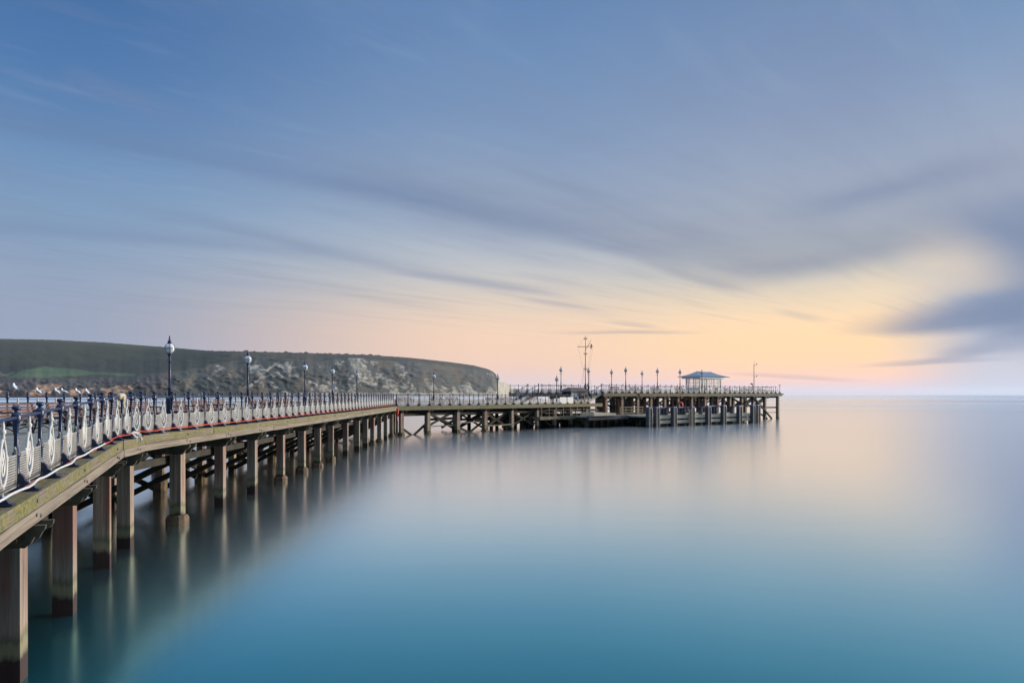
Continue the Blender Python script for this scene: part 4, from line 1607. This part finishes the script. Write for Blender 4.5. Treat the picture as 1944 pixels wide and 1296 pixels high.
for a, b, l in ((4.6, 2.2, 'left end of the pierhead, under the tallest lamp'), (9.2, 2.6, 'left of the middle pierhead lamp'), (13.4, 2.4, 'between the two middle pierhead lamps'),
                (18.6, 2.2, 'left of the shelter'), (30.6, 2.0, 'right of the shelter'), (35.7, 2.6, 'just right of the thin light pole'), (38.2, 3.0, 'second right of the thin light pole'), (40.6, 2.4, 'right end of the pierhead by the gull')):
    bench(PH(a, b, ZH), math.atan2(DH.y, DH.x), 'dark bench on the raised deck, ' + l)

# ------------------------------------------------------------------ shelter on the pierhead
sa = 27.6
root = thing('shelter', 'white panelled seaside shelter with hipped blue slate roof', 'shelter', tuple(PH(sa, 4.6, ZH)), math.atan2(DH.y, DH.x))
hx, hy = 2.75, 1.35
m = MB()


def ring(x, y, z): return [(-x, -y, z), (x, -y, z), (x, y, z), (-x, y, z)]


m.loft([ring(hx + 1.0, hy + 0.95, 2.62), ring(hx + 1.02, hy + 0.97, 2.69), ring(hx + 0.45, hy + 0.5, 2.80), ring(hx - 0.1, hy * 0.62, 3.08), ring(hx - 0.75, 0.16, 3.44), ring(hx - 0.85, 0.05, 3.50)], False)
rf = part('roof', m, M['slate'], root)
m = MB()
m.tube([(-hx + 0.85, 0, 3.51), (hx - 0.85, 0, 3.51)], 0.05, 6)
part('ridge_cap', m, M['steel'], rf)
m = MB()
for (x0, x1, y0, y1) in ((-hx - 0.55, hx + 0.55, -hy - 0.5, -hy - 0.42), (-hx - 0.55, hx + 0.55, hy + 0.42, hy + 0.5), (-hx - 0.55, -hx - 0.47, -hy - 0.42, hy + 0.42), (hx + 0.47, hx + 0.55, -hy - 0.42, hy + 0.42)): m.box(x0, x1, y0, y1, 2.36, 2.61)
m.box(-hx - 0.46, hx + 0.46, -hy - 0.41, hy + 0.41, 2.5, 2.6)
part('cornice', m, M['whiteclean'], root)
for x in (-hx, -hx + 0.75, -hx / 3, hx / 3, hx - 0.75, hx):
    for y in (-hy, hy):
        m = MB()
        m.box(x - 0.07, x + 0.07, y - 0.07, y + 0.07, 0.0, 2.5)
        m.prism([(-0.07, 0), (-0.30, 0), (-0.07, -0.35)], (x, y, 2.49), (1, 0, 0), UP, 0.05)
        m.prism([(0.07, 0), (0.07, -0.35), (0.30, 0)], (x, y, 2.49), (1, 0, 0), UP, 0.05)
        part('column', m, M['whiteclean'], root)
for y in (-hy, hy):
    for x0, x1 in ((-hx + 0.08, -hx + 0.67), (hx - 0.67, hx - 0.08), (-hx / 3 + 0.08, hx / 3 - 0.08)):
        m = MB()
        m.box(x0, x1, y - 0.03, y + 0.03, 0.0, 0.85)
        part('wall_panel', m, M['whiteclean'], root)
        m = MB()
        for k in range(4):
            xx = x0 + (x1 - x0) * k / 3
            m.box(xx - 0.025, xx + 0.025, y - 0.03, y + 0.03, 0.86, 2.34)
        for z in (0.88, 1.7, 2.32): m.box(x0, x1, y - 0.022, y + 0.022, z - 0.025, z + 0.025)
        fr = part('window_frame', m, M['whiteclean'], root)
        m = MB()
        m.box(x0, x1, y - 0.008, y + 0.008, 0.87, 2.33)
        if x0 > -1 and x0 < 1 or True: part('window_pane', m, M['pane'], fr)
for x in (-hx, hx):
    m = MB()
    m.box(x - 0.03, x + 0.03, -hy + 0.08, hy - 0.08, 0.0, 0.85)
    part('wall_panel', m, M['whiteclean'], root)
    m = MB()
    for k in range(4):
        yy = -hy + 0.1 + (2 * hy - 0.2) * k / 3
        m.box(x - 0.03, x + 0.03, yy - 0.025, yy + 0.025, 0.86, 2.34)
    for z in (0.88, 1.7, 2.32): m.box(x - 0.022, x + 0.022, -hy + 0.08, hy - 0.08, z - 0.025, z + 0.025)
    part('window_frame', m, M['whiteclean'], root)
m = MB()
m.box(-hx + 0.4, hx - 0.4, -0.25, 0.25, 0.38, 0.46)
for x in (-2, 0, 2): m.box(x - 0.05, x + 0.05, -0.2, 0.2, 0, 0.379)
part('seat', m, M['slat'], root)

# ------------------------------------------------------------------ kiosk by the stairs
kq = P3(PA.su(1091, 2.6, lo=S_CORNER, hi=S_END), 2.6, -0.012)
root = thing('kiosk', 'low dark blue kiosk with brown roof and pale blue board', 'kiosk', tuple(kq), math.atan2(PA.dir(S_END - 1).y, PA.dir(S_END - 1).x))
m = MB()
m.box(-1.7, 1.7, -0.75, 0.75, 0, 1.55)
part('wall', m, M['blue'], root)
m = MB()
m.loft([ring(2.0, 1.05, 1.56), ring(2.0, 1.05, 1.62), ring(1.3, 0.12, 2.12)], False)
part('roof', m, M['tile'], root)
m = MB()
m.box(-1.65, -0.45, -0.80, -0.76, 0.75, 1.30)
part('notice_board', m, M['boardblue'], root)
m = MB()
m.box(0.1, 1.4, -0.78, -0.751, 0.95, 1.40)
part('window', m, M['black'], root)

# ------------------------------------------------------------------ masts
ma = u_to_a(1111.5, 5.6)
mp = PH(ma, 5.6, ZH)
root = thing('signal_mast', 'tall signal mast with a crossed yard and slanting gaff', 'mast', tuple(mp), 0.0)
k = mp.y / F
m = MB()
m.lathe([(0.30, 0), (0.28, 0.9), (0.14, 1.2), (0.075, 1.5), (0.062, 5.2), (0.042, 7.85), (0.03, 8.15)], 10)
part('pole', m, M['steel'], root)
m = MB()
m.tube([(-1.12, 0, 6.56), (1.12, 0, 6.62)], 0.045, 6)
part('yard', m, M['steel'], root)
m = MB()
m.tube([(0.04, -0.05, 6.2), (0.85, -0.05, 7.55)], 0.035, 6)
part('gaff', m, M['steel'], root)
for z in (7.65, 5.5, 3.35):
    m = MB()
    m.tube([(-0.20, 0, z + 0.22), (-0.20, 0, z), (0.20, 0, z), (0.20, 0, z + 0.22)], 0.05, 6)
    part('lantern_bracket', m, M['black'], root)
m = MB()
for x, b in ((-1.08, -0.35), (1.08, 0.55), (0.8, 0.35)): m.tube([(x, 0, 6.55), (b * 0.9, 0, 3.4), (b, 0, 1.2)], 0.009, 4)
for x in (-1.08, 1.08): m.tube([(x, 0, 6.6), (0, 0, 7.9)], 0.007, 4)
for x, y in ((-0.9, 0.6), (-0.7, -0.6), (1.1, 0.5)): m.tube([(0, 0, 4.4), (x, y, 0.1)], 0.008, 4)
part('rigging', m, M['black'], root)
fl = MB()
vs = [(0.80 + 0.03 * math.sin(j * 2.0), 0.03 * math.cos(i + j), 6.9 - 0.22 * j) for j in range(5) for i in range(1)]
n = 5
vv, ff = [], []
for j in range(5):
    for i in range(3):
        vv.append((0.72 + 0.09 * i + 0.02 * math.sin(j * 1.7), 0.05 * math.sin(i * 2 + j), 6.95 - 0.17 * j))
for j in range(4):
    for i in range(2): ff.append((j * 3 + i, j * 3 + i + 1, j * 3 + i + 4, j * 3 + i + 3))
fl.add([(x, y - 0.004, z) for x, y, z in vv] + [(x, y + 0.004, z) for x, y, z in vv], ff + [tuple(reversed([q + 15 for q in f])) for f in ff], True)
MAUVE = simple('mauve_bunting', (0.40, 0.24, 0.33), 0.8, 0.2, 9.0)
fo = bpy.data.objects.new('flag', fl.mesh('flag', MAUVE))
put(fo, None, Matrix.Translation(mp))
tag(fo, 'small limp mauve flag hanging from the signal mast yard', 'flag')

ma = u_to_a(1431.5, 2.4)
root = thing('light_pole', 'thin navigation light pole with two red lamps near the right end', 'pole', tuple(PH(ma, 2.4, ZH)), 0.0)
m = MB()
m.lathe([(0.15, 0), (0.15, 0.3), (0.075, 0.4), (0.06, 4.9), (0.05, 4.95)], 8)
m.tube([(0, 0, 4.9), (0.05, 0, 5.2), (0.08, 0, 5.55)], 0.02, 5)
part('pole', m, M['steel'], root)
for z in (4.75, 2.75):
    m = MB()
    m.tube([(0.05, 0, z), (0.42, 0, z), (0.46, 0, z + 0.12)], 0.025, 5)
    br = part('bracket', m, M['steel'], root)
    m = MB()
    m.lathe([(0.05, 0.0), (0.08, 0.03), (0.08, 0.2), (0.03, 0.26)], 8, (0.46, 0, z + 0.1))
    part('red_lamp', m, M['red'], br)
tp = PH(u_to_a(1428.5, 0.8), 0.8, ZH)
root = thing('coin_telescope', 'dark viewing telescope tilted on a pedestal beside the light pole', 'telescope', tuple(tp), 0.3)
m = MB()
m.lathe([(0.2, 0), (0.2, 0.05), (0.08, 0.12), (0.07, 1.25), (0.11, 1.3)], 10)
part('pedestal', m, M['steel'], root)
m = MB()
m.tube([(0.24, 0, 1.38), (-0.05, 0, 1.52), (-0.30, 0, 1.62)], [0.06, 0.11, 0.13], 8)
part('barrel', m, M['black'], root)

# ------------------------------------------------------------------ lifebuoy, red sling, boards, cloth, cables
lb = PH(u_to_a(1293, 0.2), 0.25, 2.60)
m = MB()
m.tube([(0.34 * math.cos(2 * math.pi * k / 20), 0, 0.42 * math.sin(2 * math.pi * k / 20)) for k in range(20)], 0.085, 8, closed=True)
root = thing('lifebuoy', 'orange red lifebuoy ring hung on a pierhead pile', 'lifebuoy', tuple(lb), R(30))
part('ring', m, M['red'], root)
m = MB()
m.tube([(0.44 * math.cos(2 * math.pi * k / 20), -0.02, 0.52 * math.sin(2 * math.pi * k / 20)) for k in range(20)], 0.012, 5, closed=True)
part('grab_rope', m, M['hose'], root)

tc_ = PA.su(753.5, -0.06, hi=S_CORNER)
rp = P3(tc_, -0.09, -0.42)
m = MB()
rings = []
for j in range(9):
    z = 0.24 - j * 0.155
    w = (0.10 + 0.06 * math.sin(j * 0.8)) * (1.0 if j < 6 else 0.7)
    rings.append([(w * math.cos(q) + 0.02 * math.sin(j * 1.9), 0.04 * math.sin(q) - 0.02, z) for q in [k * math.pi / 4 for k in range(8)]])
m.loft(rings)
ro = bpy.data.objects.new('rescue_sling', m.mesh('rescue_sling', M['red']))
put(ro, None, Matrix.Translation(rp))
tag(ro, 'bright red rescue sling hanging below the corner of the walkway', 'rescue sling')

for i, (u, lab) in enumerate(((1069, 'left one of two white boards tied to the front railing of the arm'), (1082.5, 'right one of two white boards tied to the front railing of the arm'))):
    t = PA.su(u, OFF - 0.05, lo=S_CORNER, hi=S_END)
    d = PA.dir(t)
    root = thing('notice_board', lab, 'board', tuple(P3(t, OFF - 0.06, 0.02)), math.atan2(d.y, d.x), 'white boards on the railing')
    m = MB()
    w = 0.68 - 0.08 * i
    m.box(-w, w, -0.012, 0.012, 0.02, 0.82)
    part('panel', m, M['board'], root)
    m = MB()
    for x in (-w + 0.1, w - 0.1): m.box(x - 0.01, x + 0.01, -0.02, 0.06, 0.7, 0.72)
    part('tie', m, M['black'], root)
root = thing('notice_board', 'white board on the pierhead railing left of the lifebuoy', 'board', tuple(PH(u_to_a(1277, 0.2), 0.2, ZH + 0.02)), math.atan2(DH.y, DH.x))
m = MB()
m.box(-0.38, 0.38, -0.012, 0.012, 0.02, 0.80)
part('panel', m, M['board'], root)
m = MB()
m.box(-0.01, 0.01, -0.02, 0.06, 0.7, 0.72)
part('tie', m, M['black'], root)

# cloth bundle over the handrail
tcl = PA.su(231.5, OFF, hi=S_CORNER)
cp = P3(tcl, OFF, 0.0)
d = PA.dir(tcl)
root = thing('cloth_bundle', 'cream cloth folded over the handrail by a navy post', 'cloth', tuple(cp), math.atan2(d.y, d.x))
m = MB()
rings = []
for j in range(9):
    x = -0.30 + j * 0.062
    k = math.sin(math.pi * (j + 0.6) / 9.2)
    rings.append([(x, (0.045 + 0.05 * k) * math.cos(q) * (1 + 0.12 * math.sin(j * 2 + q * 3)), 1.095 + (0.045 + 0.05 * k) * math.sin(q) * (1 + 0.1 * math.cos(j * 3 + q * 2)) + 0.03 * k) for q in [w * math.pi / 6 for w in range(12)]])
m.loft(rings)
part('fold', m, M['cloth'], root)
m = MB()
for y, zb, xs in ((-0.085, 0.80, -0.14), (0.085, 0.86, -0.05)):
    rings = []
    for j in range(8):
        z = 1.12 - (1.12 - zb) * j / 7
        w = 0.07 - 0.004 * j + 0.015 * math.sin(j * 1.3)
        rings.append([(xs + w * math.cos(q) + 0.02 * math.sin(j), y + 0.026 * math.sin(q) + 0.014 * math.sin(3 * q + j), z) for q in [k * math.pi / 6 for k in range(12)]])
    m.loft(rings)
part('hanging_end', m, M['cloth'], root)

# cables running along the feet of the railing
def cable(name, lab, cat, m_, r, ta, tb, off, dz, seed, dropat=None):
    rnd = random.Random(seed)
    pts = []
    ts_ = [x for x in tn if ta <= x <= tb]
    for i, t in enumerate(ts_):
        pts.append(P3(t, off + rnd.uniform(-0.02, 0.02), 0.125 + dz + rnd.uniform(-0.01, 0.015)))
        if i + 1 < len(ts_):
            for f in (0.33, 0.66):
                pts.append(P3(t + (ts_[i + 1] - t) * f, off + rnd.uniform(-0.03, 0.03), 0.105 + dz + rnd.uniform(-0.015, 0.015)))
    # smooth
    for _ in range(1):
        qs = [pts[0]]
        for a, b in zip(pts, pts[1:]): qs += [a.lerp(b, 0.25), a.lerp(b, 0.75)]
        pts = qs + [pts[-1]]
    mm = MB()
    mm.tube(pts, r, 7)
    o = put(bpy.data.objects.new(name, mm.mesh(name, m_)))
    return tag(o, lab, cat)


cable('orange_cable', 'orange cable lying along the feet of the near railing', 'cable', M['orange'], 0.0095, 0.5, tn[-1], 0.10, 0.0, 3)
cable('white_hose', 'thick white hose beside the orange cable at the near railing', 'hose', M['hose'], 0.017, 0.5, tn[7], 0.06, 0.03, 5)
cable('red_rope', 'thin red rope twisted with the orange cable beyond the bend', 'rope', M['red'], 0.005, tn[7], tn[-1], 0.07, 0.03, 8)
m = MB()
rnd = random.Random(4)
te = PA.su(247, 0.1, hi=S_CORNER)
for k in range(8):
    a = P3(te - 0.1, 0.10, 0.14)
    b = P3(te + rnd.uniform(-0.2, 0.6), 0.05 + rnd.uniform(-0.1, 0.02), rnd.uniform(0.02, 0.14))
    c = P3(te + rnd.uniform(0.0, 0.9), -0.02 + rnd.uniform(-0.04, 0.05), rnd.uniform(-0.16, 0.03))
    m.tube([a, a.lerp(b, 0.5) + Vector((0, 0, 0.05)), b, b.lerp(c, 0.5), c], 0.009, 5)
o = put(bpy.data.objects.new('frayed_rope', m.mesh('frayed_rope', M['hose'])))
tag(o, 'frayed pale rope ends spilling over the mossy kerb at the bend', 'rope')

# ------------------------------------------------------------------ gulls
def gull(p, rz, lab, dark=False, sc=1.0):
    root = thing('gull', lab, 'gull', tuple(p), rz, 'gulls perched on the railings')
    m = MB()
    # x forward; rings from tail to bill base
    sec = [(-0.22, 0.085, 0.012, 0.006), (-0.17, 0.10, 0.03, 0.014), (-0.10, 0.125, 0.05, 0.04), (-0.02, 0.145, 0.066, 0.062), (0.05, 0.16, 0.064, 0.066), (0.10, 0.185, 0.05, 0.055),
           (0.125, 0.225, 0.036, 0.040), (0.14, 0.265, 0.036, 0.038), (0.16, 0.285, 0.032, 0.032), (0.185, 0.285, 0.014, 0.014)]
    rings = [[(x, w * math.cos(q), z + h * math.sin(q)) for q in [k * math.pi / 6 for k in range(12)]] for x, z, w, h in sec]
    m.loft(rings)
    part('body', m, M['gullb'] if dark else M['gullw'], root)
    for s in (-1, 1):
        m = MB()
        rings = []
        for x, z, h in ((-0.27, 0.09, 0.006), (-0.18, 0.115, 0.02), (-0.08, 0.145, 0.04), (0.02, 0.165, 0.045), (0.075, 0.17, 0.02)):
            y = s * (0.066 - 0.12 * max(0, -x - 0.05))
            rings.append([(x, y + s * 0.010 * math.cos(q), z + h * math.sin(q)) for q in [k * math.pi / 4 for k in range(8)]])
        m.loft(rings if s > 0 else [list(reversed(r)) for r in rings])
        part('wing', m, M['gullb'] if dark else M['gullg'], root)
        m = MB()
        m.tube([(0.02, s * 0.025, 0.10), (0.012, s * 0.025, 0.05), (0.02, s * 0.025, 0.0)], 0.006, 5)
        m.tube([(0.0, s * 0.025, 0.003), (0.05, s * 0.025, 0.003)], 0.008, 5)
        part('leg', m, M['beak'], root)
    m = MB()
    m.tube([(0.18, 0, 0.283), (0.215, 0, 0.278), (0.232, 0, 0.268)], [0.011, 0.009, 0.003], 6)
    part('beak', m, M['beak'], root)
    return root


def back_at(u, dz):
    t = PA.su(u, OB, hi=S_CORNER)
    return P3(t, OB, dz)


GU = [(28.5, 1.262, 'white gull on a post finial, leftmost of the row'), (74, 1.105, 'gull on the back handrail second from the left, alone between posts'), (109, 1.105, 'left gull of the close pair on the back handrail'),
      (123, 1.105, 'right gull of the close pair on the back handrail'), (148, 1.105, 'gull second from the right in the row on the back handrail'), (166, 1.105, 'rightmost gull of the row on the back handrail')]
for u, dz, lab in GU:
    gull(back_at(u, dz), R(random.choice((150, 165, 140, 158))), lab)
gull(PH(LH - 0.2, 0.28, ZH + 1.262), R(200), 'dark gull silhouette on the last railing post at the right end', True)

# ------------------------------------------------------------------ sea air
hm = bpy.data.materials.new('sea_haze')
hm.use_nodes = True
hm.node_tree.nodes.clear()
ho = hm.node_tree.nodes.new('ShaderNodeOutputMaterial')
hv = hm.node_tree.nodes.new('ShaderNodeVolumePrincipled')
hv.inputs['Color'].default_value = (0.86, 0.90, 1.0, 1)
hv.inputs['Density'].default_value = 0.000013
hv.inputs['Anisotropy'].default_value = 0.2
hm.node_tree.links.new(hv.outputs[0], ho.inputs['Volume'])
m = MB()
m.box(-30000, 30000, -3500, 26000, -5.0, 215)
ho_ = put(bpy.data.objects.new('haze', m.mesh('haze', hm)))
tag(ho_, 'thin pale sea haze over the bay', 'haze', kind='stuff')
